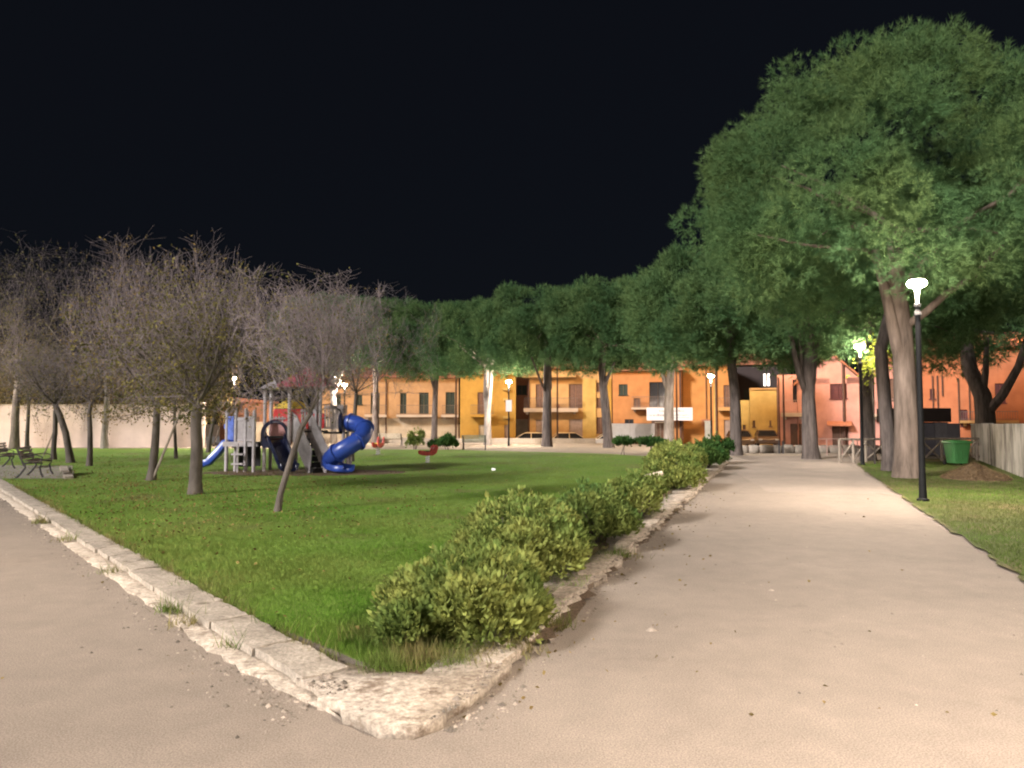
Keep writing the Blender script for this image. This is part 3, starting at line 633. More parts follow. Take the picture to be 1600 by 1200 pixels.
shrub((-3.7, 42.6, .02), "green bush beside the park bench on the promenade", 11, .62, .5, .75, BUSH_D, 700, .13, 7, .12, group="bushes on the promenade")
shrub((-5.6, 42.9, .02), "taller straggly olive bush behind the red spring rider", 12, .5, .5, 1.15, BUSH_A, 350, .13, 6, .1, group="bushes on the promenade")
shrub((-4.5, 43.2, .02), "low bush between the straggly bush and the green one", 13, .4, .4, .5, BUSH_D, 300, .12, 6, .1, group="bushes on the promenade")

# the grass: blades thinning out with distance, ragged tufts by the kerb and the shrubs
def inside(px, py, poly):
    r = np.zeros(len(px), bool); n = len(poly); j = n - 1
    for i in range(n):
        xi, yi = poly[i]; xj, yj = poly[j]
        c = ((yi > py) != (yj > py)) & (px < (xj - xi) * (py - yi) / (yj - yi + 1e-12) + xi); r ^= c; j = i
    return r
rs = np.random.RandomState(77)
n = 900000; Y = 4.4 + 30 * rs.rand(n) ** 1.8; X = (rs.rand(n) * 2 - 1) * .76 * Y
k = inside(X, Y, lawn_pts); X, Y = X[k], Y[k]; keep = rs.rand(len(X)) < np.clip(8.5 / Y, 0, 1) ** .8; X, Y = X[keep][:230000], Y[keep][:230000]
for tx_, ty_ in ((-6.9, 16.1), (-4.1, 13.0), (-9.7, 19.9), (-15.1, 26.4), (-17, 28.5)):     # worn rings round the trunks
    k = (np.hypot(X - tx_, Y - ty_) > .38) | (rs.rand(len(X)) < .25); X, Y = X[k], Y[k]
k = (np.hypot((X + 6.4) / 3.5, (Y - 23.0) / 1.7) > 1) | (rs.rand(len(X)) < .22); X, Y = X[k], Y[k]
def blades(X, Y, z, ln, wd, rs):
    P = np.stack([X, Y, np.full(len(X), z)], 1); d = np.stack([rs.normal(0, .42, len(X)), rs.normal(0, .42, len(X)), np.ones(len(X))], 1)
    d /= np.linalg.norm(d, axis=1, keepdims=True); a_ = rs.uniform(0, math.pi, len(X)); sd = np.stack([np.cos(a_), np.sin(a_), np.zeros(len(X))], 1)
    w = (wd * (0.7 + .06 * Y))[:, None] / 2; L = (ln * rs.uniform(.5, 1.25, len(X)))[:, None]
    return np.stack([P - sd * w, P + sd * w, P + d * L], 1).reshape(-1, 3)
clump = .5 + .5 * np.sin(X * 2.1 + np.sin(Y * 1.7)) * np.sin(Y * 1.9 + np.cos(X * 1.3))
clump = .5 + .5 * np.sin(X * 2.1 + np.sin(Y * 1.7)) * np.sin(Y * 1.9 + np.cos(X * 1.3))
V = blades(X, Y, .04, .028 + .024 * clump, .0065, rs)
# long tufts round the shrubs, at the apron and in the kerb joints
tx, ty = [], []
for (cx, cy, r_, m_) in [(-.62, 5.0, .28, 900), (-.35, 4.95, .25, 700), (-.05, 5.2, .22, 500), (-.95, 5.4, .3, 700), (1.25, 8.7, .2, 250), (2.5, 12.9, .25, 250), (4.3, 18.6, .4, 400), (-.8, 4.75, .18, 500), (.35, 5.75, .12, 200)]:
    tx.append(rs.normal(cx, r_ * .5, m_)); ty.append(rs.normal(cy, r_ * .5, m_))
for s_, o_, m_ in ((2.5, .40, 150), (2.02, .42, 80), (4.6, .44, 60), (7.3, .42, 80), (1.2, .34, 30), (3.3, .14, 30), (9.5, .43, 160)):
    q = kp(s_, o_); tx.append(rs.normal(q[0], .035, m_) + KD.x * rs.normal(0, .08, m_)); ty.append(rs.normal(q[1], .02, m_) + KD.y * rs.normal(0, .08, m_))
for s_ in np.arange(.4, 17, .05): q = kp(s_, rs.uniform(-.06, .03)); tx.append(rs.normal(q[0], .02, 9)); ty.append(rs.normal(q[1], .02, 9))
tx, ty = np.concatenate(tx), np.concatenate(ty)
V2 = blades(tx, ty, .03, np.where(rs.rand(len(tx)) < .3, .17, .085), .007, rs)
tag(np_mesh("long_grass", V2, np.arange(len(V2)).reshape(-1, 3), TUFT), "longer olive grass left round the shrubs and along the kerb", None, None, "stuff"); VA = V; tag(np_mesh("grass", VA, np.arange(len(VA)).reshape(-1, 3), GRASSM), "mown green grass covering the lawn inside the kerb", None, None, "stuff")
vp = [(3.6, 3.6), (5.1, 7.3), (6.48, 10.9), (8.4, 15.9), (10.25, 20.8), (12.15, 25.6), (13.3, 28.3), (19, 30), (14, 20), (11, 14), (8, 8)]
n = 260000; Y = 5 + 24 * rs.rand(n) ** 1.3; X = rs.rand(n) * .78 * Y + .25 * Y; k = inside(X, Y, vp); X, Y = X[k][:80000], Y[k][:80000]
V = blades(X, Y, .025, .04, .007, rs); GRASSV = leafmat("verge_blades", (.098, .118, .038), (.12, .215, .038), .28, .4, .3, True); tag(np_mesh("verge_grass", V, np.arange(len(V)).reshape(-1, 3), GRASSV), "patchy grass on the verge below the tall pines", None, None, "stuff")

rs = np.random.RandomState(90); fx, fy = [], []
for cx_, cy_, r_, m_ in ((-6.9, 16, 2.2, 1500), (-9.7, 19.5, 2.6, 1300), (-5.2, 12.8, 2.2, 900), (-12, 22, 4, 1200), (-17, 28, 5, 1200), (-6, 10.5, 1.8, 200), (-3, 7.5, 1.6, 40)):
    fx.append(rs.normal(cx_, r_, m_)); fy.append(rs.normal(cy_, r_, m_))
fx, fy = np.concatenate(fx), np.concatenate(fy); k = inside(fx, fy, lawn_pts); fx, fy = fx[k], fy[k]
Vf, Tf = leaf_quads(np.stack([fx, fy, rs.uniform(.06, .085, len(fx))], 1), rs, .04, np.stack([rs.normal(0, 1, len(fx)), rs.normal(0, 1, len(fx)), np.zeros(len(fx))], 1), .3, .7)
tag(np_mesh("fallen_leaves", Vf, Tf, LEAF_A), "dry leaves fallen on the grass below the bare trees", None, None, "stuff")
gx, gy = [], []
for _ in range(1500):
    y = 3.9 + 14 * rs.rand() ** 1.6; gx.append(quad_line(y) + abs(rs.normal(0, .16)) - .05); gy.append(y)
for _ in range(1100):
    q = kp(rs.uniform(-.3, 15), .46 + abs(rs.normal(0, .12))); gx.append(q[0]); gy.append(q[1])
for _ in range(500):
    q = kp(rs.uniform(-.2, .9), rs.uniform(.1, .5)); gx.append(q[0]); gy.append(q[1])
for _ in range(450): y = 4 + 14 * rs.rand(); gx.append(rs.uniform(-.75, .7) * y); gy.append(y)
gx, gy = np.array(gx), np.array(gy); k = ~inside(gx, gy, lawn_pts) & ~inside(gx, gy, vp); gx, gy = gx[k], gy[k]; m_ = len(gx)
sz = rs.gamma(2.0, .0032, m_) + .003; P = np.stack([gx, gy, np.where(inside(gx, gy, apr), .064, .001)], 1)
oct_ = np.array([[1, 0, 0], [0, 1, 0], [-1, 0, 0], [0, -1, 0], [0, 0, .8], [0, 0, -.4]], float)
Vg = (P[:, None] + oct_[None] * sz[:, None, None] * rs.uniform(.6, 1.3, (m_, 6, 1))).reshape(-1, 3)
ft_ = np.array([[0, 1, 4], [1, 2, 4], [2, 3, 4], [3, 0, 4]]); Tg = ((np.arange(m_) * 6)[:, None, None] + ft_[None]).reshape(-1, 3)
tag(np_mesh("loose_grit", Vg, Tg, mat("grit", (.22, .185, .155), .95, .5, 9, island=.5)), "loose grit and pebbles along the edges of the path", None, None, "stuff")
ly = 4 + 13 * rs.rand(170) ** 1.2; lx = np.where(rs.rand(170) < .6, quad_line(ly) + abs(rs.normal(0, .5, 170)), rs.uniform(-.7, .7, 170) * ly); k = ~inside(lx, ly, lawn_pts); lx, ly = lx[k], ly[k]
Vl_, Tl_ = leaf_quads(np.stack([lx, ly, np.full(len(lx), .012)], 1), rs, .035, np.stack([rs.normal(0, 1, len(lx)), rs.normal(0, 1, len(lx)), np.zeros(len(lx))], 1) * 3, .3, .6)
tag(np_mesh("path_leaves", Vl_, Tl_, LEAF_A), "a few dry leaves blown onto the path", None, None, "stuff")
# ------------------------------------------------------------------ lamps
LIT = emit("lamp_glow", (1.0, .84, .68), LAMP); LITS = emit("lamp_glow_soft", (1.0, .84, .68), LAMP * .3); STEML = emit("lamp_stem_glow", (1.0, .88, .76), 3.0)
def park_lamp(loc, label, lit=None):
    r = thing("park_lamp", loc, label, "lamp post", "black lamp posts of the park")
    MB().lathe([(.11, 0), (.11, .04), (.075, .06), (.062, .6), (.055, 2.0), (.05, 3.75)], n=14).build("pole", BLACK, r, True)
    MB().lathe([(.05, 3.72), (.066, 3.73), (.066, 3.80), (.05, 3.82), (.05, 3.90), (.06, 3.91), (.06, 3.97), (.035, 3.99)], n=14).build("collar", BLACK, r, True)
    MB().lathe([(.026, 3.99), (.03, 4.1), (.045, 4.24), (.065, 4.31)], n=14).build("lantern_stem", STEML, r, True)
    MB().lathe([(.07, 4.315), (.145, 4.335), (.175, 4.375), (.165, 4.42), (.11, 4.445)], n=14).build("diffuser", lit or LIT, r, True)
    MB().lathe([(.10, 4.45), (.15, 4.455), (.12, 4.48), (.04, 4.50)], n=14).build("cap", BLACK, r, True)
    return r
L1 = park_lamp((8.23, 14.84, .03), "nearest lamp post, brightly lit, in the grass verge beside the tallest pine")
L3 = dup(L1, (11.9, 44.0, .0), "lit lamp post before the strong orange house, behind the last shrubs")
dup(L1, (-.22, 50.5, .0), "lit lamp post carrying a small white notice before the yellow house")
dup(L1, (-12.4, 54.5, .0), "lit lamp post seen just beyond the blue spiral slide")
dup(L1, (-17.6, 46.6, .0), "lit lamp post showing through twigs at the end of the pale wall")
dup(L1, (-31.5, 40.5, .0), "lit lamp post by the pale wall beside the thick grey trunk")
dup(L1, (-41.0, 40.5, .0), "lit lamp post by the pale wall beyond the edge of the picture")
dup(L1, (3.6, 1.7, .03), "lit lamp post on the verge level with the photographer")
dup(L1, (-1.4, -10.5, .0), "lit lamp post on the path behind the photographer")
dup(L1, (-9.5, 5.2, .0), "lit lamp post beside the side path, outside the kerb")
park_lamp((12.91, 27.22, .03), "slim lamp post with a faint white head at the bend of the path", LITS)
b = MB().box(-.2, .2, -.035, -.015, 0, 0.78); nb = b.build("notice", WHITEP, None, False, (-.22, 50.5 - .055, 2.35)); tag(nb, "small white notice strapped to the lamp post before the yellow house", "sign")

SOD = emit("sodium_glow", (1.0, .60, .27), SODIUM)
def street_lamp(loc, label, rz=0):
    r = thing("street_lamp", loc, label, "street lamp", "sodium lamps of the street behind the pines", rz)
    MB().lathe([(.09, 0), (.08, 1.2), (.055, 8.4)], n=10).build("pole", PIPE, r, True)
    MB().tube([(0, 0, 8.3), (0, .25, 8.65), (0, .9, 8.8), (0, 1.3, 8.8)], .035, 8).build("arm", PIPE, r, True)
    MB().box(-.14, .14, 1.2, 1.85, 8.82, 8.94).build("housing", GREY, r, bevel=.03)
    MB().lathe([(.04, -.12), (.12, -.08), (.15, 0)], (0, 1.52, 8.81), 10).build("bowl", SOD, r, True)
    return r
SL = street_lamp((-16.0, 60.5, -.7), "street lamp before the left part of the tan house")
for (x, y, z, lb) in ((-4.6, 60.5, -.7, "street lamp before the yellow house"), (3.7, 60.0, -.7, "street lamp before the orange house with the long balcony"), (13.2, 59.0, -.55, "street lamp before the deep orange house"),
                      (20.3, 55.0, -.4, "street lamp before the creamy yellow house"), (24.6, 49.0, -.4, "street lamp before the pink gabled house"), (36.0, 47.5, -.4, "street lamp before the red orange house")):
    dup(SL, (x, y, z), lb)

# ------------------------------------------------------------------ houses across the street
class House:
    """a facade seen at depth Y, square to the line of sight at pixel column pc; u()/v() read positions off the photograph"""
    def __init__(s, pc, Y, label, base, name="house"):
        s.pc, s.Y = pc, Y; th = math.atan((pc - 800) / F); s.k = Y * math.cos(th) / F; s.kz = Y / F; s.base = base
        p = at(pc, 660, Y); s.r = thing(name, (p.x, p.y, 0), label, "house", "houses along the street behind the pines", -th)
    def u(s, px): return (px - s.pc) * s.k
    def v(s, py): return EYE + (660 - py) * s.kz
    def wall(s, x0, x1, top, m, openings=(), depth=7.0, name="wall", y=0.0, base=None, gable=None):
        """facade with real openings (recessed 16 cm), side walls, back and lid. px/py in photo pixels"""
        X0, X1, Z0, Z1 = s.u(x0), s.u(x1), s.base if base is None else base, s.v(top)
        ops = [(s.u(a), s.u(b_), max(Z0, s.v(d)), s.v(c)) for a, b_, c, d in openings]
        xs = sorted({X0, X1, *[o[0] for o in ops], *[o[1] for o in ops]}); zs = sorted({Z0, Z1, *[o[2] for o in ops], *[o[3] for o in ops]})
        b = MB()
        for i in range(len(xs) - 1):
            for j in range(len(zs) - 1):
                cx, cz = (xs[i] + xs[i + 1]) / 2, (zs[j] + zs[j + 1]) / 2
                if any(o[0] < cx < o[1] and o[2] < cz < o[3] for o in ops): continue
                b.poly([(xs[i], y, zs[j]), (xs[i + 1], y, zs[j]), (xs[i + 1], y, zs[j + 1]), (xs[i], y, zs[j + 1])])
        for a, c, z0, z1 in ops:
            e = y + .2
            b.poly([(a, y, z0), (a, y, z1), (a, e, z1), (a, e, z0)]); b.poly([(c, y, z0), (c, e, z0), (c, e, z1), (c, y, z1)])
            b.poly([(a, y, z1), (c, y, z1), (c, e, z1), (a, e, z1)]); b.poly([(a, y, z0), (a, e, z0), (c, e, z0), (c, y, z0)])
        if gable:
            gx, gz = s.u(gable[0]), s.v(gable[1]); b.poly([(X0, y, Z1), (X1, y, Z1), (gx, y, gz)]); b.poly([(X0, y + depth, Z1), (gx, y + depth, gz), (X1, y + depth, Z1)])
        b.poly([(X0, y, Z0), (X0, y, Z1), (X0, y + depth, Z1), (X0, y + depth, Z0)]); b.poly([(X1, y, Z0), (X1, y + depth, Z0), (X1, y + depth, Z1), (X1, y, Z1)])
        b.poly([(X0, y + depth, Z0), (X0, y + depth, Z1), (X1, y + depth, Z1), (X1, y + depth, Z0)])
        if not gable: b.poly([(X0, y, Z1), (X1, y, Z1), (X1, y + depth, Z1), (X0, y + depth, Z1)])
        return b.build(name, m, s.r)
    def leafs(s, name, a, b_, c, d, m, y=.12, slats=8, frame=None):
        """window or door: frame, with two louvred leaves as its pieces"""
        x0, x1, z1, z0 = s.u(a), s.u(b_), s.v(c), max(s.base, s.v(d)); t = .06
        f = MB().box(x0, x0 + t, y, y + .08, z0, z1).box(x1 - t, x1, y, y + .08, z0, z1).box(x0 + t, x1 - t, y, y + .08, z1 - t, z1)
        if name == "window": f.box(x0 - .08, x1 + .08, y - .22, y - .115, z0 - .08, z0)
        fo = f.build(name, frame or m, s.r); xm = (x0 + x1) / 2
        for (p, q) in ((x0 + t, xm - .012), (xm + .012, x1 - t)):
            l = MB(); l.box(p, q, y + .03, y + .05, z0 + .01, z1 - t)
            l.box(p, p + .07, y + .005, y + .03, z0 + .01, z1 - t).box(q - .07, q, y + .005, y + .03, z0 + .01, z1 - t)
            for i in range(slats):
                zz = z0 + .06 + (z1 - t - z0 - .12) * i / slats; l.box(p + .07, q - .07, y + .012, y + .03, zz, zz + (z1 - z0) / slats * .55)
            l.build("shutter", m, fo)
        return fo
    def garage(s, a, b_, c, d, m, name="garage_door", y=.12, ribs=9):
        x0, x1, z1, z0 = s.u(a), s.u(b_), s.v(c), max(s.base, s.v(d)); b = MB().box(x0, x1, y + .03, y + .06, z0, z1)
        for i in range(ribs): zz = z0 + (z1 - z0) * i / ribs; b.box(x0 + .02, x1 - .02, y, y + .03, zz + .02, zz + (z1 - z0) / ribs - .02)
        return b.build(name, m, s.r)
    def balcony(s, a, b_, top, slab, bot, m=None, rm=None, out=.95, step=.14, solid=None):
        """slab with brackets; railing of thin uprights"""
        x0, x1, zt, zs, zb = s.u(a), s.u(b_), s.v(top), s.v(slab), s.v(bot)
        bo = MB().box(x0, x1, -out, -.003, zb, zs).box(x0 + .2, x0 + .4, -out * .6, -.003, zb - .22, zb - .003).box(x1 - .4, x1 - .2, -out * .6, -.003, zb - .22, zb - .003).build("balcony", m or P_TRIM, s.r)
        r = MB(); e = -out + .06
        r.box(x0 + .04, x1 - .04, e - .02, e + .02, zt - .04, zt).box(x0 + .04, x1 - .04, e - .012, e + .012, zs + .08, zs + .11)
        for xx in (x0 + .06, x1 - .06): r.box(xx - .02, xx + .02, e + .021, -.01, zt - .04, zt)
        n = max(2, int((x1 - x0 - .1) / step))
        for i in range(n + 1):
            xx = x0 + .06 + (x1 - x0 - .12) * i / n; r.box(xx - .011, xx + .011, e - .009, e + .009, zs + .002, zt - .041)
        r.build("railing", rm or RAIL, bo); return bo
    def band(s, a, b_, c, d, out_, m, name): return MB().box(s.u(a), s.u(b_), -out_, -.003, s.v(d), s.v(c)).build(name, m, s.r)
    def pipe(s, px, c, d, r_=.06, m=None, y=-.09): return MB().tube([(s.u(px), y, s.v(d)), (s.u(px), y, s.v(c))], r_, 8).build("drainpipe", m or PIPE, s.r, True)
    def roof(s, a, b_, py, over=.5, depth=7.0, rise=1.2, y=0.0):
        x0, x1, z = s.u(a) - .1, s.u(b_) + .1, s.v(py) + .02
        b = MB(); y0, y1, ym = y - over, y + depth + over, y + depth / 2
        b.prism([(y0, z), (ym, z + rise), (y1, z), (y1, z + .15), (ym, z + rise + .18), (y0, z + .15)], 0, x1 - x0, Matrix(((0, 1, 0, x0), (1, 0, 0, 0), (0, 0, 1, 0), (0, 0, 0, 1))))
        ro = b.build("roof", TILE, s.r); n = int((x1 - x0) / .28); t = MB()
        for i in range(n): t.tube([(x0 + .14 + i * .28, y0 - .01, z + .17), (x0 + .14 + i * .28, ym - .1, z + rise + .19)], .085, 6)
        tl = t.build("roof_tiles", TILE, ro); tl["kind"] = "stuff"; return ro

# long tan house
h = House(610, 70, "long tan house with a row of dark green balcony doors behind the spiral slide", -.72)
ops = [(557, 566, 617, 632), (579, 593, 614, 647), (625, 635, 614, 647), (655, 670, 613, 647), (697, 712, 612, 647), (525, 533, 617, 645), (574, 592, 664, 697), (640, 655, 662, 697), (690, 704, 662, 697)]
h.wall(500, 718, 590, P_TAN, ops)
h.leafs("window", *ops[0], SHUT, slats=6)
for o in ops[1:5]: h.leafs("door", *o, SHUT, slats=12)
h.leafs("door", *ops[5], SHUT)
for o in ops[6:]: h.garage(*o, P_PALE)
h.band(501, 717, 654, 700, .05, P_PALE, "plinth"); h.balcony(570, 604, 633, 648, 652); h.balcony(619, 682, 633, 648, 652); h.balcony(690, 716, 633, 648, 652)
h.roof(500, 718, 590); h.pipe(603, 592, 696)
# yellow house
h = House(762, 70, "yellow house with one balcony door behind the V shaped pine", -.72)
ops = [(746, 757, 613, 647), (788, 796, 664, 697), (748, 758, 664, 697)]
h.wall(719, 806, 584, P_YEL, ops); h.leafs("door", *ops[0], SHUTB, slats=12); h.garage(*ops[1], GARAGE, "door"); h.garage(*ops[2], P_PALE, "door")
h.balcony(735, 772, 633, 648, 652, P_YEL); h.roof(719, 806, 584)
for py in (606, 622, 650): h.band(786, 794, py, py + 4, .35, P_CREAMY, "ledge")
# recess between the yellow and the orange house
h = House(816, 75, "narrow dark brown house set back between the yellow and the orange one", -.72)
ops = [(808, 823, 602, 616)]; h.wall(799, 832, 588, P_BRICK, ops, 3.5); h.leafs("window", *ops[0], SHUT); h.roof(799, 832, 588, .2, 3.5)
h.band(806, 825, 655, 697, .25, P_PALE, "plinth")
# orange house with the long balcony
h = House(890, 69, "bright orange house with a long balcony behind the crooked pine", -.72)
ops = [(837, 850, 600, 637), (889, 910, 600, 638), (837, 850, 656, 697), (889, 910, 655, 697), (932, 945, 598, 611), (932, 945, 622, 636), (932, 945, 652, 676)]
h.wall(826, 956, 577, P_ORA, ops); h.leafs("door", *ops[0], SHUTB, slats=12); h.leafs("door", *ops[1], SHUTB, slats=12)
h.garage(*ops[2], GARAGE); h.garage(*ops[3], GARAGE); h.leafs("window", *ops[4], SHUTB, slats=5); h.leafs("window", *ops[5], SHUTB, slats=5); h.leafs("window", *ops[6], SHUTB)
h.balcony(819, 903, 622, 638, 644, P_TRIM); h.band(816, 900, 584, 590, .8, P_ORA, "cornice"); h.band(911, 931, 592, 697, .12, P_CREAMY, "pilaster"); h.band(946, 955, 592, 697, .12, P_YEL, "pilaster")
h.roof(826, 956, 576, .4); h.pipe(826.5, 592, 690, .05)
b = MB().lathe([(.12, 0), (.2, .3), (.16, .35)], (h.u(872), -.5, h.v(638)), 8); b.build("flower_pot", TILE, h.r)
# deep orange house with the banner
h = House(1010, 68, "deep orange house with a dark glazed balcony door and a white banner over its entrance", -.72)
ops = [(967, 981, 600, 617), (990, 1001, 622, 638), (1015, 1042, 597, 637), (976, 990, 655, 662), (1018, 1042, 657, 697)]
h.wall(957, 1066, 580, P_DOR, ops); h.leafs("window", *ops[0], SHUT, slats=6); h.leafs("window", *ops[1], SHUTB, slats=6)
dg = h.leafs("door", *ops[2], GLASSD, slats=3); h.leafs("window", *ops[3], GLASSD, slats=2); h.leafs("door", *ops[4], SHUTB, slats=6)
h.balcony(987, 1045, 620, 637, 640, P_TRIM); h.roof(957, 1066, 580); h.pipe(1063, 578, 695, .1)
p = at(1045, 647, 66.9)
bn = thing("banner", (p.x, p.y - .3, p.z), "white banner with faint grey lines of writing above the entrance of the deep orange house", "banner", None, -math.atan(245 / F))
wb, hb = 1010 - 1045, 0; k = 66.6 / F
MB().box(-35 * k, 35 * k, -.06, 0, -10 * k, 10 * k).build("board", WHITEP, bn)
rg = random.Random(6); t = MB()
for (zc, x0, x1, hh) in ((5, -16, 22, 3.2), (-1.5, -31, -8, 4.2), (-1.5, 0, 30, 2.0), (-5.5, -4, 31, 1.2)):
    x = x0
    while x < x1:
        w_ = rg.uniform(.6, 1.5)
        t.box(x * k, (x + w_) * k, -.066, -.0605, (zc - hh / 2) * k, (zc + hh * rg.uniform(.1, .5)) * k); x += w_ + rg.uniform(.5, 1.3)
t.build("lettering", INK, bn)
for xx in (-30, 30): MB().bar((xx * k, 0.003, 0), (xx * k, 1.25, 0), .05).build("bracket", PIPE, bn)
# strong orange house
h = House(1105, 68, "strong orange house with a thin drainpipe behind the lit lamp post", -.6)
ops = [(1131, 1141, 602, 636), (1131, 1141, 656, 690)]
h.wall(1067, 1146, 572, P_SOR, ops); h.leafs("door", *ops[0], SHUTB, slats=12); h.garage(*ops[1], GARAGE, "door")
h.balcony(1122, 1145, 622, 637, 642, P_ORA); h.roof(1067, 1146, 572); h.pipe(1104, 575, 690, .04); h.pipe(1119.5, 575, 690, .09)
h.band(1116, 1118.4, 600, 697, .06, P_CREAMY, "pilaster"); h.band(1096, 1110, 655, 666, .3, P_BRICK, "wall_box")
# creamy yellow house, low flat top
h = House(1180, 63, "creamy yellow low house with a blank flat topped wall", -.45)
h.wall(1172, 1214, 609, P_CREAMY, [(1176, 1180, 657, 667), (1202, 1205, 657, 666)], 5); h.wall(1146, 1171.6, 625, P_CREAMY, [(1160, 1165, 664, 692)], 5, y=.5)
h.leafs("window", 1176, 1180, 657, 667, SHUTB, slats=4); h.leafs("window", 1202, 1205, 657, 666, SHUTB, slats=4); h.leafs("door", 1160, 1165, 664, 692, SHUTB, y=.62)
h.band(1171.8, 1214.2, 606.5, 609, .15, P_ORA, "coping"); h.band(1150, 1171, 652, 655, -.45, P_ORA, "ledge") if False else None
# dark taller house with one lit window
h = House(1188, 74, "unlit dark house rising behind the creamy yellow one with a single lit window", -.45)
ops = [(1193.5, 1204.5, 583, 603), (1163, 1170, 608, 625)]
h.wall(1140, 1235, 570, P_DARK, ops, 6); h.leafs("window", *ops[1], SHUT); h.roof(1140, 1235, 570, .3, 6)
x0, x1, z0, z1 = h.u(1193.5), h.u(1204.5), h.v(603), h.v(583); xm = (x0 + x1) / 2
wf = MB().box(x0, x0 + .05, .08, .16, z0, z1).box(x1 - .05, x1, .08, .16, z0, z1).box(xm - .07, xm + .07, .08, .16, z0, z1).box(x0 + .05, x1 - .05, .08, .16, z1 - .06, z1).build("window", P_DARK, h.r)
GLOWW = emit("lit_window", (1.0, .86, .78), 1.6)
for a_, b_ in ((x0 + .05, xm - .07), (xm + .07, x1 - .05)): MB().box(a_, b_, .11, .13, z0, z1 - .06).build("pane", GLOWW, wf)
# pink gabled house
h = House(1290, 57, "pink gabled house with dark red shutters and a small porch roof behind the stone wall", -.42)
ops = [(1298, 1324, 591, 623), (1239, 1253, 592, 628), (1300, 1325, 666, 700), (1234, 1262, 662, 696)]
h.wall(1246, 1352, 600, P_PINK, [ops[0], ops[2], (1247.2, 1262, 662, 696)], 7, gable=(1299, 552))
h.wall(1214, 1245.6, 584, P_PINK, [(1239, 1245.2, 592, 628), (1234, 1245.2, 662, 696)], 6, y=.0)
h.leafs("window", *ops[0], SHUTR, slats=9); h.leafs("door", *ops[2], SHUTB, slats=4); h.leafs("door", 1239, 1245.2, 592, 628, GLASSD, slats=4)
h.garage(1234, 1245.2, 662, 696, SHUTB); h.garage(1247.2, 1262, 662, 696, SHUTB)
h.balcony(1220, 1258, 625, 645, 651, P_TRIM, RAILP); h.pipe(1319, 568, 700, .1); h.pipe(1216, 588, 697, .06)
MB().prism([(0, 0), (-.9, -.28), (-.9, -.20), (0, .10)], h.u(1292), h.u(1330), Matrix(((0, 1, 0, 0), (1, 0, 0, -.003), (0, 0, 1, h.v(660)), (0, 0, 0, 1)))).build("porch_roof", TILE, h.r)
for sgn in (0, 1):
    e0, pk_ = (h.u(1246) - .25, h.v(600) - .18) if sgn == 0 else (h.u(1352) + .25, h.v(600) - .18), (h.u(1299), h.v(552))
    q = [(e0[0], e0[1] + .05), (pk_[0], pk_[1] + .05), (pk_[0], pk_[1] + .22), (e0[0], e0[1] + .22)]
    MB().prism(q if sgn == 0 else q[::-1], -.25, 7.2).build("roof", TILE, h.r)
# salmon house with balcony, right of the gable
h = House(1382, 56, "salmon house with a barred balcony, seen between the pine trunks", -.42)
ops = [(1392, 1406, 592, 628)]
h.wall(1356, 1432, 566, P_PINK, ops, 7); h.leafs("door", *ops[0], SHUTB, slats=10); h.balcony(1362, 1412, 624, 647, 651, P_TRIM, RAILP); h.roof(1356, 1432, 566)
h.garage(1396, 1410, 664, 698, SHUTB) if False else None
# red-orange house on the right
h = House(1530, 52, "wide red orange house with hanging pipes behind the stained wall", -.42)
ops = [(1452, 1460, 606, 622), (1500, 1512, 640, 668), (1556, 1572, 600, 630)]
h.wall(1438, 1660, 545, P_RED, ops, 7); h.leafs("window", *ops[0], SHUTR, slats=5); h.leafs("door", *ops[1], SHUTR, slats=6); h.leafs("window", *ops[2], SHUTR)
for px, c, d in ((1457, 585, 660), (1465, 585, 660), (1473, 585, 618), (1499, 590, 662), (1516, 600, 664)): h.pipe(px, c, d, .05)
h.balcony(1500, 1590, 643, 657, 661, P_ORA, RAIL); h.roof(1438, 1660, 545)

# ------------------------------------------------------------------ walls of the park
def wall_thing(name, pts, h_, t, m, label, cat="wall"):
    o = MB()
    for (x0, y0), (x1, y1) in zip(pts[:-1], pts[1:]): o.bar((x0, y0, h_ / 2 - .05), (x1, y1, h_ / 2 - .05), t, h_ + .1)
    r = o.build(name, m); return tag(r, label, cat)
r = thing("boundary_wall", (-40, 47.2, 0), "long pale wall brightly lit behind the trees on the left", "wall")
MB().box(-22, 19.9, -.15, .15, -.1, 2.65).build("wall_face", P_WHITE, r); MB().box(-22, 20, -.2, .2, 2.652, 2.75).build("coping", P_TRIM, r)
MB().box(19.92, 20.3, -.19, .19, -.1, 2.9).build("end_pillar", P_WHITE, r)
r = thing("garden_wall", (-18.4, 50.5, 0), "lower beige wall between the pale wall and the tan house", "wall")
MB().box(-1.2, 2.6, -.15, .15, -.1, 1.55).build("wall_face", P_PALE, r); MB().box(-1.25, 2.65, -.2, .2, 1.552, 1.63).build("coping", P_TRIM, r)
r = thing("brown_shed", (-18.6, 52.5, 0), "small dark brown shed beyond the end of the pale wall", "shed")
MB().box(-2.2, .9, 0, 2.5, -.1, 3.0).build("wall", P_BRICK, r); MB().prism([(-2.4, 3.003), (1.1, 3.003), (1.1, 3.15), (-2.4, 3.5)], -.3, 2.8).build("roof", TILE, r); MB().box(-.2, .6, -.05, -.003, 0, 2.0).build("door", SHUTB, r)
# low parapet at the back of the promenade, in coped lengths
pr = thing("parapet", (0, 56, 0), "low pale parapet running along the back of the promenade", "wall")
rg = random.Random(9); x = -20.0
while x < 5.4:
    L = 1.55; MB().box(x, x + L - .02, -.15, .15, -.05, .40 + rg.uniform(-.01, .01)).build("parapet_block", LOWW, pr); x += L
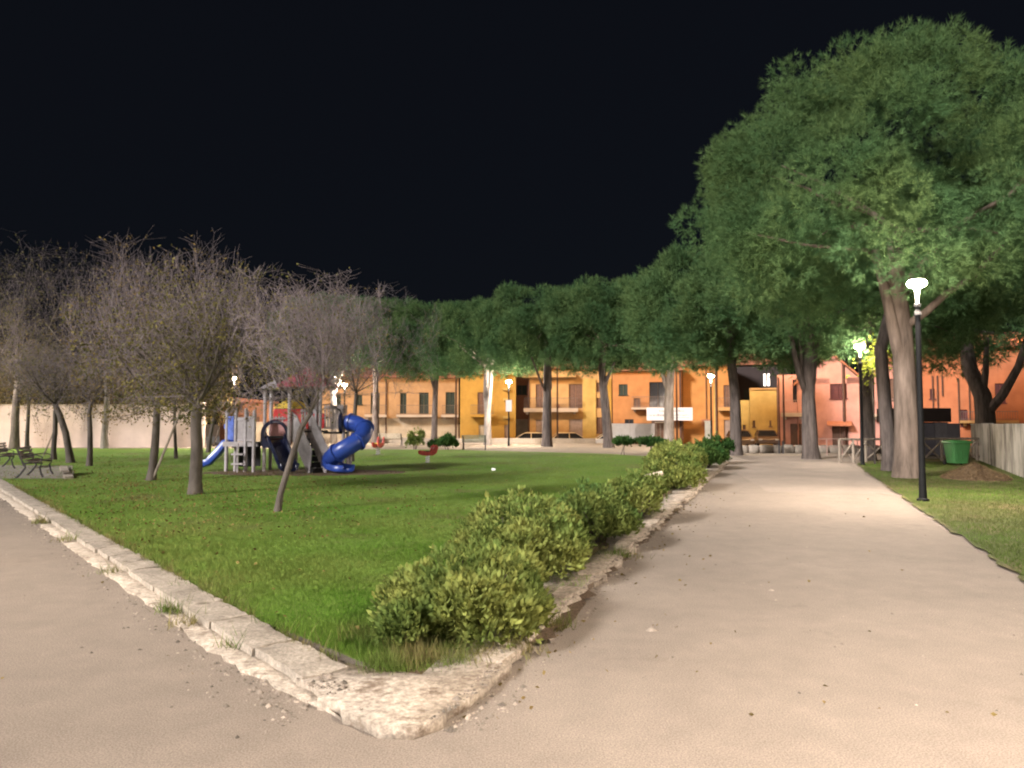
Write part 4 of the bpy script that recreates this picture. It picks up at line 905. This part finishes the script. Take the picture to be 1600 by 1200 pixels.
# rubble wall at the end of the path, stone by stone
rw = thing("stone_wall", (12.0, 38.6, 0), "low wall of rounded pale stones at the end of the path", "wall", None, -.02)
MB().box(0, 8.6, .04, .34, -.05, .34).build("core", SOIL, rw)
rg = random.Random(12); ROCK = ground_mat("pale_rubble", (0.234, 0.2, 0.165), (0.379, 0.324, 0.275), 14, 2.0, bump=.8)
def rock_mesh(seed):
    """roughly squared stone: rounded box with an uneven face"""
    rs_ = np.random.RandomState(seed); b = MB(); n, m_ = 12, 7
    for i in range(m_):
        f_ = -math.pi / 2 + math.pi * i / (m_ - 1)
        for j in range(n):
            t = 2 * math.pi * j / n; p = np.array([math.cos(f_) * math.cos(t), math.cos(f_) * math.sin(t), math.sin(f_)]); p = np.sign(p) * np.abs(p) ** .5; b.v.append(tuple(p * .5 * rs_.uniform(.92, 1.06)))
    for i in range(m_ - 1):
        for j in range(n): b.f.append([i * n + j, i * n + (j + 1) % n, (i + 1) * n + (j + 1) % n, (i + 1) * n + j])
    me = bpy.data.meshes.new("stone"); me.from_pydata(b.v, [], b.f); me.materials.append(ROCK); me.polygons.foreach_set("use_smooth", [True] * len(me.polygons)); return me
rocks = [rock_mesh(q) for q in range(5)]
x = -.2
while x < 8.5:
    w_ = rg.uniform(.42, .70); o = bpy.data.objects.new("stone", rocks[rg.randrange(5)]); C.objects.link(o); o.parent = rw
    o.location = (x + w_ / 2, .1 + rg.uniform(-.02, .02), .20 + rg.uniform(-.015, .015)); o.scale = (w_ * 1.02, .36, .45); o.rotation_euler = (0, rg.uniform(-.03, .03), rg.choice((0, math.pi))); x += w_ + .015
for x, lb in ((13.75, "thin dark iron post before the stone wall, the one nearer the bent pine"), (13.95, "thin dark iron post before the stone wall, the one nearer the fan shaped pine")):
    tag(MB().lathe([(.05, 0), (.045, .55), (.05, .56), (.05, .62), (.02, .65)], n=8).build("bollard", IRON, None, True, (x, 38.0, 0)), lb, "bollard", "iron posts by the stone wall")
# stained concrete wall on the right
def ln(a, b_, t): return a + (b_ - a) * t
cw = thing("concrete_wall", (13.55, 19.3, 0), "stained concrete wall at the right, streaked with dark run-off", "wall")
A, B = Vector((13.1, 18.0)), Vector((20.9, 33.4)); D = (B - A).normalized(); tot = (B - A).length
k = -4.2; rg = random.Random(3)
while k < tot:
    L = min(2.2, tot - k); a_, e_ = A + D * (k + .01) - Vector((13.55, 19.3)), A + D * (k + L - .01) - Vector((13.55, 19.3))
    hh = 1.56 + rg.uniform(-.012, .012)
    MB().bar((a_.x, a_.y, hh / 2 - .05), (e_.x, e_.y, hh / 2 - .05), .2, hh + .1).build("wall_panel", STAINED, cw); k += L
# mound of raked pine needles against the wall
rs = np.random.RandomState(5); n_ = 26; xs, ys = np.meshgrid(np.linspace(-1, 1, n_), np.linspace(-1, 1, n_)); r2 = np.hypot(xs, ys)
zz = np.clip(1 - r2, 0, 1) ** .75 * .42 * (1 + .2 * np.sin(4 * xs + 2) * np.cos(3 * ys)) + rs.uniform(0, .03, xs.shape) * (r2 < 1) - .02
Vm = np.stack([xs * 1.05, ys * 1.0, zz], -1).reshape(-1, 3); I = np.arange(n_ * n_).reshape(n_, n_)
Fm = np.stack([I[:-1, :-1], I[:-1, 1:], I[1:, 1:], I[1:, :-1]], -1).reshape(-1, 4)
mo = thing("needle_mound", (12.85, 20.5, .03), "brown heap of raked pine needles against the stained wall", "heap"); mo.scale = (.82, .85, .9)
np_mesh("heap", Vm, Fm, mat("dead_needles", (.085, .058, .035), .95, .4, 12, .9, .1, 60), mo, True)
pp = rs.uniform(-1, 1, (2600, 2)); q = np.hypot(pp[:, 0], pp[:, 1]) < 1; pp = pp[q]; hz = np.clip(1 - np.hypot(pp[:, 0], pp[:, 1]), 0, 1) ** .75 * .42 * (1 + .2 * np.sin(4 * pp[:, 0] + 2) * np.cos(3 * pp[:, 1])) + .01
Vn, Tn = tuft_blades(np.stack([pp[:, 0] * 1.05, pp[:, 1], hz], 1), np.tile([[0, 0, .4]], (len(pp), 1)), 2, .10, .012, rs, .8)
fl = np_mesh("loose_needles", Vn, Tn, leafmat("brown_needles", (.08, .052, .03), (.13, .09, .05), 3, .4, .1), mo); fl["kind"] = "stuff"

# rustic fence: posts, top rail, crossed braces
fn = thing("wooden_fence", (13.0, 29.2, 0), "rustic wooden fence with crossed braces behind the pine trunks", "fence")
f0, f1 = Vector((-.05, 0)), Vector((7.0, 1.6)); posts = [0, .085, .165, .30, .42, .54, .66, .78, .90, 1.0]
for t in posts:
    p = f0.lerp(f1, t); MB().tube([(p.x, p.y, -.05), (p.x, p.y, .92)], .055, 8).build("post", WOODG, fn, True)
for t0, t1 in zip(posts[:-1], posts[1:]):
    p, q = f0.lerp(f1, t0), f0.lerp(f1, t1); a_, e_ = p.lerp(q, .06), p.lerp(q, .94)
    MB().tube([(p.x, p.y - .01, .93), (q.x, q.y - .01, .93)], .045, 8).build("rail", WOODG, fn, True)
    MB().tube([(a_.x, a_.y, .15), (e_.x, e_.y, .78)], .035, 7).build("brace", WOODG, fn, True)
    MB().tube([(a_.x, a_.y + .075, .78), (e_.x, e_.y + .075, .15)], .035, 7).build("brace", WOODG, fn, True)
ir = thing("iron_railing", (16.4, 36.0, 0), "light iron railing between the stone wall and the wooden fence", "railing")
for q in range(6): MB().bar((-1.8 + q * .75, 0, -.02), (-1.8 + q * .75, 0, .78), .035).build("post", RAILP, ir)
for zz_ in (.40, .80): MB().bar((-1.85, 0, zz_), (2.0, 0, zz_), .03).build("rail", RAILP, ir)

# grey shed with a brown roof box behind the fence
sh = thing("panel_shed", (20.4, 36.0, 0), "shed of grey blue panels with a dark brown top behind the fence", "shed")
for q in range(5): MB().box(-1.6 + q * .62, -1.6 + q * .62 + .6, 0, .08, 0, 1.55 + .03 * (q % 2)).build("panel", mat("grey_blue_panel_%s" % "abcde"[q], (.20 - .03 * (q % 3), .20 - .03 * (q % 3), .24 - .03 * (q % 3)), .6, .15, 3), sh)
MB().box(-1.8, 1.05, -.05, 1.6, 1.62, 2.3).build("top_box", P_DARK, sh, bevel=.03); MB().box(-1.7, .95, .1, 1.5, -.05, 1.61).build("body", P_DARK, sh)

# big green waste bin
bn_ = thing("waste_bin", (16.45, 27.3, .02), "big green plastic waste bin with a wide rim in front of the stained wall", "bin")
bn_.scale = (.78, .8, .98)
def rr_loop(w, d, z, r_=.12, n=4):
    pts = []
    for cx, cy, a0 in ((w - r_, d - r_, 0), (-w + r_, d - r_, 90), (-w + r_, -d + r_, 180), (w - r_, -d + r_, 270)):
        for i in range(n + 1): a_ = math.radians(a0 + 90 * i / n); pts.append((cx + r_ * math.cos(a_), cy + r_ * math.sin(a_), z))
    return pts
def loft(loops):
    b = MB(); n = len(loops[0])
    for l in loops: b.v += l
    for i in range(len(loops) - 1):
        for j in range(n): b.f.append([i * n + j, i * n + (j + 1) % n, (i + 1) * n + (j + 1) % n, (i + 1) * n + j])
    b.f.append(list(range(n))[::-1]); b.f.append([(len(loops) - 1) * n + j for j in range(n)]); return b
loft([rr_loop(.36, .32, .08), rr_loop(.45, .41, .80), rr_loop(.45, .41, .83)]).build("body", BIN, bn_, True)
loft([rr_loop(.51, .47, .832), rr_loop(.51, .47, .885), rr_loop(.49, .45, .91), rr_loop(.30, .28, .95)]).build("lid", BIN, bn_, True)
for q in (-.22, 0, .22): MB().box(q - .02, q + .02, -.425, -.395, .2, .78, Matrix.Rotation(-.06, 4, 'X')).build("rib", BIN, bn_)
for q in (-1, 1): MB().tube([(q * .38 - .03, .36, .10), (q * .38 + .03, .36, .10)], .10, 14).build("wheel", TYRE, bn_, True)
MB().tube([(-.3, .46, .87), (-.3, .56, .87), (.3, .56, .87), (.3, .46, .87)], .018, 6).build("handle", BIN, bn_, True)

# small leafy tree lit by the lamp behind the pine
yt = thing("leafy_sapling", (13.62, 27.75, .02), "sapling with glowing yellow green leaves beside the slim lamp head", "tree")
MB().tube([(0, 0, 0), (.03, 0, 1.5), (-.02, 0, 3.0), (.02, 0, 3.9)], [.035, .03, .02, .01], 6).build("trunk", BARK2, yt, True)
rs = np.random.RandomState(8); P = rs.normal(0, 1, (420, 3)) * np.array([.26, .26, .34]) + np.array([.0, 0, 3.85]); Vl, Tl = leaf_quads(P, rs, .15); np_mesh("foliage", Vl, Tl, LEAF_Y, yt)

# ------------------------------------------------------------------ cars beyond the parapet
def car(loc, rz, label, paint):
    r = thing("parked_car", loc, label, "car", "cars parked along the street", rz)
    low = [(-2.0, .32), (-2.05, .62), (-1.9, .86), (-1.0, .92), (1.05, .92), (1.75, .84), (2.0, .70), (2.03, .34)]
    MB().prism(low, -.82, .82).build("body", paint, r, bevel=.07)
    def ring(z, x0, x1, w): return [(x0, -w, z), (x1, -w, z), (x1, w, z), (x0, w, z)]
    loft([ring(.923, -1.75, 1.0, .76), ring(1.36, -1.25, .32, .60)]).build("cabin_glass", GLASSD, r)
    loft([ring(1.362, -1.28, .36, .61), ring(1.43, -1.1, .15, .54)]).build("roof", paint, r, bevel=.02)
    for sy in (-1, 1):
        for x0, x1 in ((-1.72, -1.27), (-.3, -.3), (.98, .33)): MB().bar((x0, sy * .765, .93), (x1, sy * .61, 1.36), .07, .04).build("pillar", paint, r)
        MB().box(1.86, 2.02, sy * .62 - .14, sy * .62 + .14, .62, .74).build("headlight", WHITEP, r, bevel=.02); MB().box(-2.06, -1.96, sy * .66 - .1, sy * .66 + .1, .62, .82).build("tail_light", RED, r)
        for x in (-1.28, 1.3):
            w_ = MB().tube([(x, sy * .66, .31), (x, sy * .845, .31)], .31, 16).build("wheel", TYRE, r, True); MB().tube([(x, sy * .846, .31), (x, sy * .86, .31)], .19, 12).build("rim", GREY, w_, True)
    return r
CP = [mat("car_paint_%s" % n_, c_, .3, .05, 2, 0, .5) for n_, c_ in (("cream", (.58, .48, .36)), ("sand", (.46, .36, .24)), ("white", (.72, .71, .72)), ("brown", (.09, .055, .04)), ("umber", (.14, .085, .05)))]
c0 = car((1.35, 64.2, -.7), math.radians(180), "cream car parked before the gap beside the yellow house", CP[0])
def recolor(o, m):
    for ch in o.children:
        if ch.name.split(".")[0] in ("body", "roof", "pillar"): ch.data = ch.data.copy(); ch.data.materials[0] = m
    return o
recolor(dup(c0, (5.2, 64.4, -.7), "sand coloured car half hidden behind the crooked pine", math.radians(4)), CP[1])
recolor(dup(c0, (8.0, 61.0, -.66), "white car parked beside the grey pine and the hoarding", math.radians(182)), CP[2])
recolor(dup(c0, (17.9, 58.0, -.42), "umber car parked nose on left of the blank yellow wall", math.radians(262)), CP[4])
recolor(dup(c0, (20.55, 59.6, -.42), "dark brown car parked nose on beside the corner of the pink house", math.radians(256)), CP[3])

# white hoarding, its frame and the white pillar before the banner house
ho = thing("hoarding", (9.6, 54.6, 0), "white two panel hoarding standing behind the stemmed shrubs", "hoarding", None, -.16)
for x0, x1 in ((-2.3, -.86), (-.84, .95)): MB().box(x0, x1, 0, .05, .2, 1.52).build("panel", WHITEP, ho)
for x in (-2.2, -.85, .85): MB().box(x - .04, x + .04, .06, .14, -.1, 1.5).build("post", GREY, ho)
gf = thing("gate_frame", (11.1, 54.4, 0), "pale timber frame with bars at the end of the white hoarding", "frame", None, -.16)
for x in (-.45, -.15, .12, .35): MB().box(x - .05, x + .05, 0, .06, -.1, 1.5).build("bar", WOODG, gf)
MB().box(.52, .62, -.01, .07, -.9, 1.66).build("post", P_TRIM, gf); MB().box(-.55, .515, -.01, .07, 1.56, 1.66).build("rail", P_TRIM, gf)
pl = thing("pillar", (14.35, 54.0, -.4), "white square pillar before the strong orange house", "pillar", None, -.24)
MB().box(-.22, .22, -.22, .22, -.1, 2.02).build("shaft", PAPER, pl); MB().box(-.26, .26, -.26, .26, 2.022, 2.12).build("cap", PAPER, pl)

# ------------------------------------------------------------------ benches
sheet("bench_slab", [(-21, 20.1), (-12.3, 20.5), (-13.0, 21.9), (-15.8, 26.6), (-24, 27)], .052, PAVE, .03, .5, 21)
for k_, (a_, e_) in enumerate((((-12.25, 20.45), (-13.3, 22.1)), ((-13.9, 23.0), (-15.3, 25.2)))): struct(MB().bar((*a_, .05), (*e_, .05), .22, .12).build("slab_edging", KERB))
def bench(loc, rz, label, slat, L=1.5, n=5):
    r = thing("park_bench", loc, label, "bench", "slatted park benches", rz)
    for sx in (-1, 1):
        x = sx * (L / 2 - .08)
        MB().tube([(x, -.30, 0), (x, -.24, .12), (x, -.20, .30), (x, -.27, .40), (x, -.05, .43), (x, .18, .40), (x, .26, .55), (x, .36, .84)], .026, 7).build("side_frame", IRON, r, True)
        MB().tube([(x, .36, 0), (x, .26, .10), (x, .14, .28), (x, .16, .40)], .028, 7).build("leg", IRON, r, True)
        MB().tube([(x, -.24, .43), (x, -.26, .58), (x, -.1, .64), (x, .26, .60)], .018, 6).build("armrest", IRON, r, True)
    for i in range(n): y = -.25 + i * .42 / n; MB().box(-L / 2, L / 2, y, y + .062, .452 - .02 * math.sin(i), .482 - .02 * math.sin(i)).build("seat_slat", slat, r)
    for i in range(n - 1):
        t = i / (n - 1); z = .52 + .36 * t; y = .215 + .12 * t; MB().box(-L / 2, L / 2, y - .015, y + .015, z, z + .062).build("back_slat", slat, r)
    return r
bench((-13.7, 21.3, .052), math.radians(112), "dark slatted bench on the paved slab, the one closer to the kerb", SLATD)
dup(bpy.data.objects["park_bench"], (-17.2, 25.3, .052), "dark slatted bench on the paved slab, the one farther from the lawn edge", math.radians(112))
bench((-2.2, 43.2, .004), math.radians(178), "greenish park bench on the promenade near the V shaped pine", SLATG, 1.45)
bench((-8.2, 50.0, .004), math.radians(180), "pale park bench beside the forked pine behind the spring riders", WOODP, 1.6)
# white planter-like block between the pine trunks
tag(MB().box(-.55, .55, -.3, .3, -.02, .55).build("stone_block", LOWW, None, False, (-7.2, 51.6, 0), bevel=.03), "pale rectangular stone block beside the slender pine", "block")

# pale log rail at the shrubs
lg = thing("log_rail", (2.95, 15.6, .0), "pale round log propped on a short dark post beside the tall shrub", "log", None, math.radians(24))
MB().tube([(-.22, 0, .43), (.0, 0, .475), (.25, 0, .52)], [.058, .06, .056], 12).build("log", WOODP, lg, True)
MB().tube([(-.17, 0, -.05), (-.17, 0, .36)], .045, 8).build("post", IRON, lg, True); MB().tube([(.2, .0, -.05), (.2, 0, .44)], .045, 8).build("post", IRON, lg, True)
# scrap of white paper on the lawn
b = MB(); b.poly([(-.08, 0, 0), (.05, .02, .0), (.07, .05, .10), (-.05, .06, .14)]); b.poly([(.05, .02, 0), (.12, -.02, .03), (.11, .02, .11), (.07, .05, .10)]); b.poly([(-.08, 0, 0), (-.05, .06, .14), (-.11, .1, .08)])
tag(b.build("paper_scrap", PAPER, None, False, (-.6, 23.7, .06)), "small crumpled white paper lying on the open lawn", "litter").scale = (.6, .6, .6)

# spring riders
def rider(loc, rz, label, body, seat):
    r = thing("spring_rider", loc, label, "spring rider", "spring riders by the playground", rz)
    MB().tube([(.10 * math.cos(q * .9), .10 * math.sin(q * .9), .0 + q * .0145) for q in range(24)], .018, 6).build("spring", GREY, r, True)
    MB().box(-.2, .2, -.2, .2, -.03, .004).build("base_plate", IRON, r)
    side = [(-.42, .42), (-.2, .34), (.2, .34), (.40, .46), (.50, .72), (.40, .86), (.26, .78), (.18, .56), (-.1, .52), (-.34, .60), (-.46, .56)]
    for q in (-1, 1): MB().prism(side, q * .14 - .018, q * .14 + .018).build("side_panel", body, r)
    MB().box(-.28, .12, -.115, .115, .53, .565).build("seat", seat, r); MB().tube([(.24, -.26, .70), (.24, .26, .70)], .016, 6).build("handle", IRON, r, True); MB().tube([(.02, -.26, .40), (.02, .26, .40)], .016, 6).build("footrest", IRON, r, True)
    return r
rider((-3.25, 28.5, .05), math.radians(35), "red spring rider with a dark seat alone on the open lawn", mat("worn_red", (.26, .035, .03), .5, .3, 8), DARKR).scale = (.8, .8, .8)
rider((-6.45, 35.6, .05), math.radians(80), "farther bright red spring rider seen past the blue spiral slide", mat("bright_red", (.7, .10, .08), .4, .1), YELLOW)

# ------------------------------------------------------------------ playground
pg = thing("play_structure", (-6.5, 23.2, .045), "large playground set of grey posts with red roof, navy slide and blue spiral slide", "playground")
def X_(px): return (px - 475) * .02
def Z_(py): return 1.6 + (660 - py) * .02 - .045
def post(x, y, top, r_=.055): return MB().lathe([(r_, -.05), (r_, top - .04), (r_ * .7, top)], (x, y, 0), 12).build("post", GREY, pg, True)
for x, y, t in ((-2.58, .28, 1.98), (-2.28, .25, 2.0), (-1.88, .02, 2.0), (-1.56, -.15, 1.95), (-2.3, 1.25, 1.95), (-1.45, 1.1, 2.6)): post(x, y, t)
for x, y, t in ((-1.40, .35, 2.75), (-.5, -.05, 2.9), (.08, .95, 2.85), (.46, .0, 2.85), (-.62, 1.15, 2.85), (1.12, .35, 1.75), (1.12, .95, 1.75), (-.88, 1.25, 2.85)): post(x, y, t)
def deck(x0, x1, y0, y1, z): return MB().box(x0, x1, y0, y1, z - .06, z).build("deck", DARKR, pg)
deck(-2.55, -1.5, .1, 1.2, .92); MB().box(-2.6, -1.5, -.0, .08, .80, .95).build("deck_edge", GREY, pg)
deck(-1.38, -.05, .12, 1.2, 1.12); deck(-.04, .46, .05, 1.0, 1.3); deck(.48, 1.12, .3, 1.0, 1.25)
MB().box(-2.53, -2.34, .22, .25, 1.0, 1.75).build("blue_panel", BLUEL, pg, bevel=.02); MB().box(-2.92, -2.62, .9, .93, 1.35, 1.50).build("blue_panel", BLUEL, pg, bevel=.02)
def slats(x0, y0, x1, y1, z0, z1, n, w=.05, arch=0.0):
    for i in range(n):
        t = (i + .5) / n; x, y = x0 + (x1 - x0) * t, y0 + (y1 - y0) * t; dz = arch * (2 * t - 1) ** 2
        MB().box(x - w / 2, x + w / 2, y - .016, y + .016, z0 + dz, z1 + dz).build("slat", GREY, pg)
    for z in (z0 + .03, z1 - .07): MB().bar((x0, y0 - .03, z), (x1, y1 - .03, z), .03, .05).build("rail", GREY, pg)
slats(-2.22, .26, -1.94, .06, .96, 1.72, 4, .06); slats(-1.84, .02, -1.60, -.1, .96, 1.75, 4, .05); slats(-1.38, .9, -.6, 1.15, 1.15, 1.75, 8)
slats(.5, .30, 1.1, .36, 1.34, 2.1, 7, .05, .06); slats(.5, .98, 1.1, .98, 1.34, 2.1, 7, .05, .06); slats(-.44, .98, .04, .98, 1.35, 2.0, 5)
for z in (.24, .54): MB().box(-2.2, -1.85, -.32, -.14, z, z + .05).build("tread", GREY, pg)
MB().tube([(-2.03, -.23, 0), (-2.03, -.23, .9)], .03, 8).build("pole", GREY, pg, True)
MB().box(-2.5, -1.95, 1.14, 1.16, .1, .85).build("dark_panel", DARKR, pg); MB().box(-2.2, -1.6, .6, .62, .15, .85).build("dark_panel", DARKR, pg)
# red panel, yellow arch, roof
MB().box(-1.34, -.12, 1.0, 1.03, Z_(661), Z_(638)).build("red_panel", RED, pg, bevel=.02)
ar = [(-1.34 + 1.22 * i / 12, Z_(637) + .02 + .28 * math.sin(math.pi * i / 12)) for i in range(13)] + [(-.12, Z_(637)), (-1.34, Z_(637))]
MB().prism(ar[::-1], 1.0, 1.03).build("yellow_arch", YELLOW, pg)
MB().box(-.03, .40, .96, .99, 1.35, 1.85).build("red_panel", RED, pg, bevel=.02)
MB().box(.02, .1, -.06, -.03, 1.35, 1.75).build("red_panel", RED, pg, bevel=.02)
rf = MB(); zc, zt = 2.74, 3.38; q = [(-.82, -.3), (.74, -.3), (.74, 1.3), (-.82, 1.3)]; ap = (-.04, .5, zt)
for i in range(4):
    a_, e_ = q[i], q[(i + 1) % 4]; rf.poly([(*a_, zc), (*e_, zc), ap]); rf.poly([(*a_, zc - .07), (*e_, zc - .07), (*e_, zc), (*a_, zc)])
rf.poly([(*p_, zc - .07) for p_ in q[::-1]]); rf.build("roof", MAROON, pg)
gr = MB(); q = [(-1.55, .1), (-.9, .1), (-.9, 1.3), (-1.55, 1.3)]; ap = (-1.2, .7, 2.95)
for i in range(4): gr.poly([(*q[i], 2.62), (*q[(i + 1) % 4], 2.62), ap])
gr.poly([(*p_, 2.62) for p_ in q[::-1]]); gr.build("small_roof", GREY, pg)
# navy panel with a round opening
cx, cz, ro_, ri = X_(427), Z_(678), .44, .335; b = MB(); n_ = 28; outl = []
for i in range(n_):
    t = 2 * math.pi * i / n_; c_, s_ = math.cos(t), math.sin(t); k_ = ro_ / max(abs(c_), abs(s_)) if s_ < 0 else ro_; outl.append((cx + c_ * k_, cz + s_ * k_))
for y in (-.02, .03):
    for i in range(n_): t = 2 * math.pi * i / n_; b.v.append((outl[i][0], y, outl[i][1])); b.v.append((cx + ri * math.cos(t), y, cz + ri * math.sin(t)))
for i in range(n_):
    j = (i + 1) % n_; a0, a1, b0, b1_ = 2 * i, 2 * j, 2 * n_ + 2 * i, 2 * n_ + 2 * j
    b.f += [[a0, a1, a1 + 1, a0 + 1], [b0, b0 + 1, b1_ + 1, b1_], [a0, b0, b1_, a1], [a0 + 1, a1 + 1, b1_ + 1, b0 + 1]]
b.build("round_panel", NAVY, pg); MB().box(cx - .36, cx + .36, .60, .62, cz - .36, cz + .38).build("pink_panel", PINKP, pg)
def chute(name, pts, w, m, hgt=.2):
    """open slide: U-shaped trough along pts"""
    b = MB(); sec = [(-1, 1), (-.92, .15), (-.6, 0), (.6, 0), (.92, .15), (1, 1)]; P = [Vector(p) for p in pts]
    for i, p in enumerate(P):
        d = (P[min(i + 1, len(P) - 1)] - P[max(i - 1, 0)]).normalized(); sd = d.cross(Vector((0, 0, 1))).normalized(); u_ = sd.cross(d)
        for a_, h_ in sec: b.v.append(tuple(p + sd * a_ * w / 2 + u_ * h_ * hgt))
    n = len(sec)
    for i in range(len(P) - 1):
        for j in range(n - 1): b.f.append([i * n + j, i * n + j + 1, (i + 1) * n + j + 1, (i + 1) * n + j])
    o = b.build(name, m, pg, True); s_ = o.modifiers.new("shell", 'SOLIDIFY'); s_.thickness = .03; return o
chute("navy_slide", [(-.98, .1, 1.02), (-.92, -.08, .98), (-.76, -.26, .74), (-.56, -.46, .42), (-.38, -.66, .16), (-.22, -.84, .09)], .52, NAVY, .22)
chute("blue_slide", [(-2.5, .7, .9), (-2.7, .7, .82), (-2.95, .65, .5), (-3.2, .6, .22), (-3.45, .55, .12)], .5, BLUE, .2)
# black ramp between grey side boards
dv = Vector((.80, -.60)).normalized()
def board(x, y):
    M = Matrix(((dv.x, -dv.y, 0, x), (dv.y, dv.x, 0, y), (0, 0, 1, 0), (0, 0, 0, 1)))
    MB().prism([(-.12, 1.9), (-.12, 1.0), (.1, .85), (.72, 0), (.82, 0), (.9, .72), (.5, 1.25), (.15, 1.75)][::-1], -.02, .02, M).build("side_board", GREY, pg)
board(-.36, .0); board(.12, .12)
for i in range(6):
    s_ = .08 + i * .13; z = 1.02 - i * .18; c_ = Vector((-.12, .06)) + dv * s_; n2 = Vector((-dv.y, dv.x))
    a_, e_ = c_ - n2 * .2, c_ + n2 * .2; MB().bar((a_.x, a_.y, z - .06), (e_.x, e_.y, z - .06), .17, .17).build("tread", DARKR, pg)
# blue spiral slide with entry hood, ring joints and flared exit
sp = [(1.10, .45, 1.52), (1.35, .42, 1.55), (1.62, .30, 1.50), (1.85, .05, 1.36), (1.92, -.28, 1.17), (1.78, -.58, .98), (1.48, -.72, .80), (1.16, -.66, .62), (.92, -.46, .46), (.82, -.22, .32)]
spl = MB().tube(sp, [.27, .27, .27, .275, .275, .275, .275, .275, .275, .28], 16).build("spiral_slide", BLUE, pg, True); sm = spl.modifiers.new("smooth", 'SUBSURF'); sm.levels = sm.render_levels = 1
for i in (1, 3, 5, 7):
    d = (Vector(sp[i + 1]) - Vector(sp[i - 1])).normalized(); p = Vector(sp[i]); MB().tube([p - d * .025, p + d * .025], .305, 18).build("joint_ring", BLUE, spl, True)
MB().tube([(1.0, .45, 1.52), (1.10, .45, 1.52)], .34, 18).build("entry_hood", NAVY, spl, True)
chute("slide_exit", [(.85, -.28, .22), (1.0, -.45, .12), (1.25, -.62, .07), (1.55, -.75, .07)], .56, BLUE, .2)
MB().tube([(1.45, -.1, -.05), (1.45, -.1, 1.0)], .045, 8).build("support_post", GREY, pg, True)
MB().tube([(.46, .0, 2.1), (.75, .1, 2.14), (1.0, .3, 1.95), (1.12, .4, 1.7)], .02, 6).build("grab_rail", IRON, pg, True)
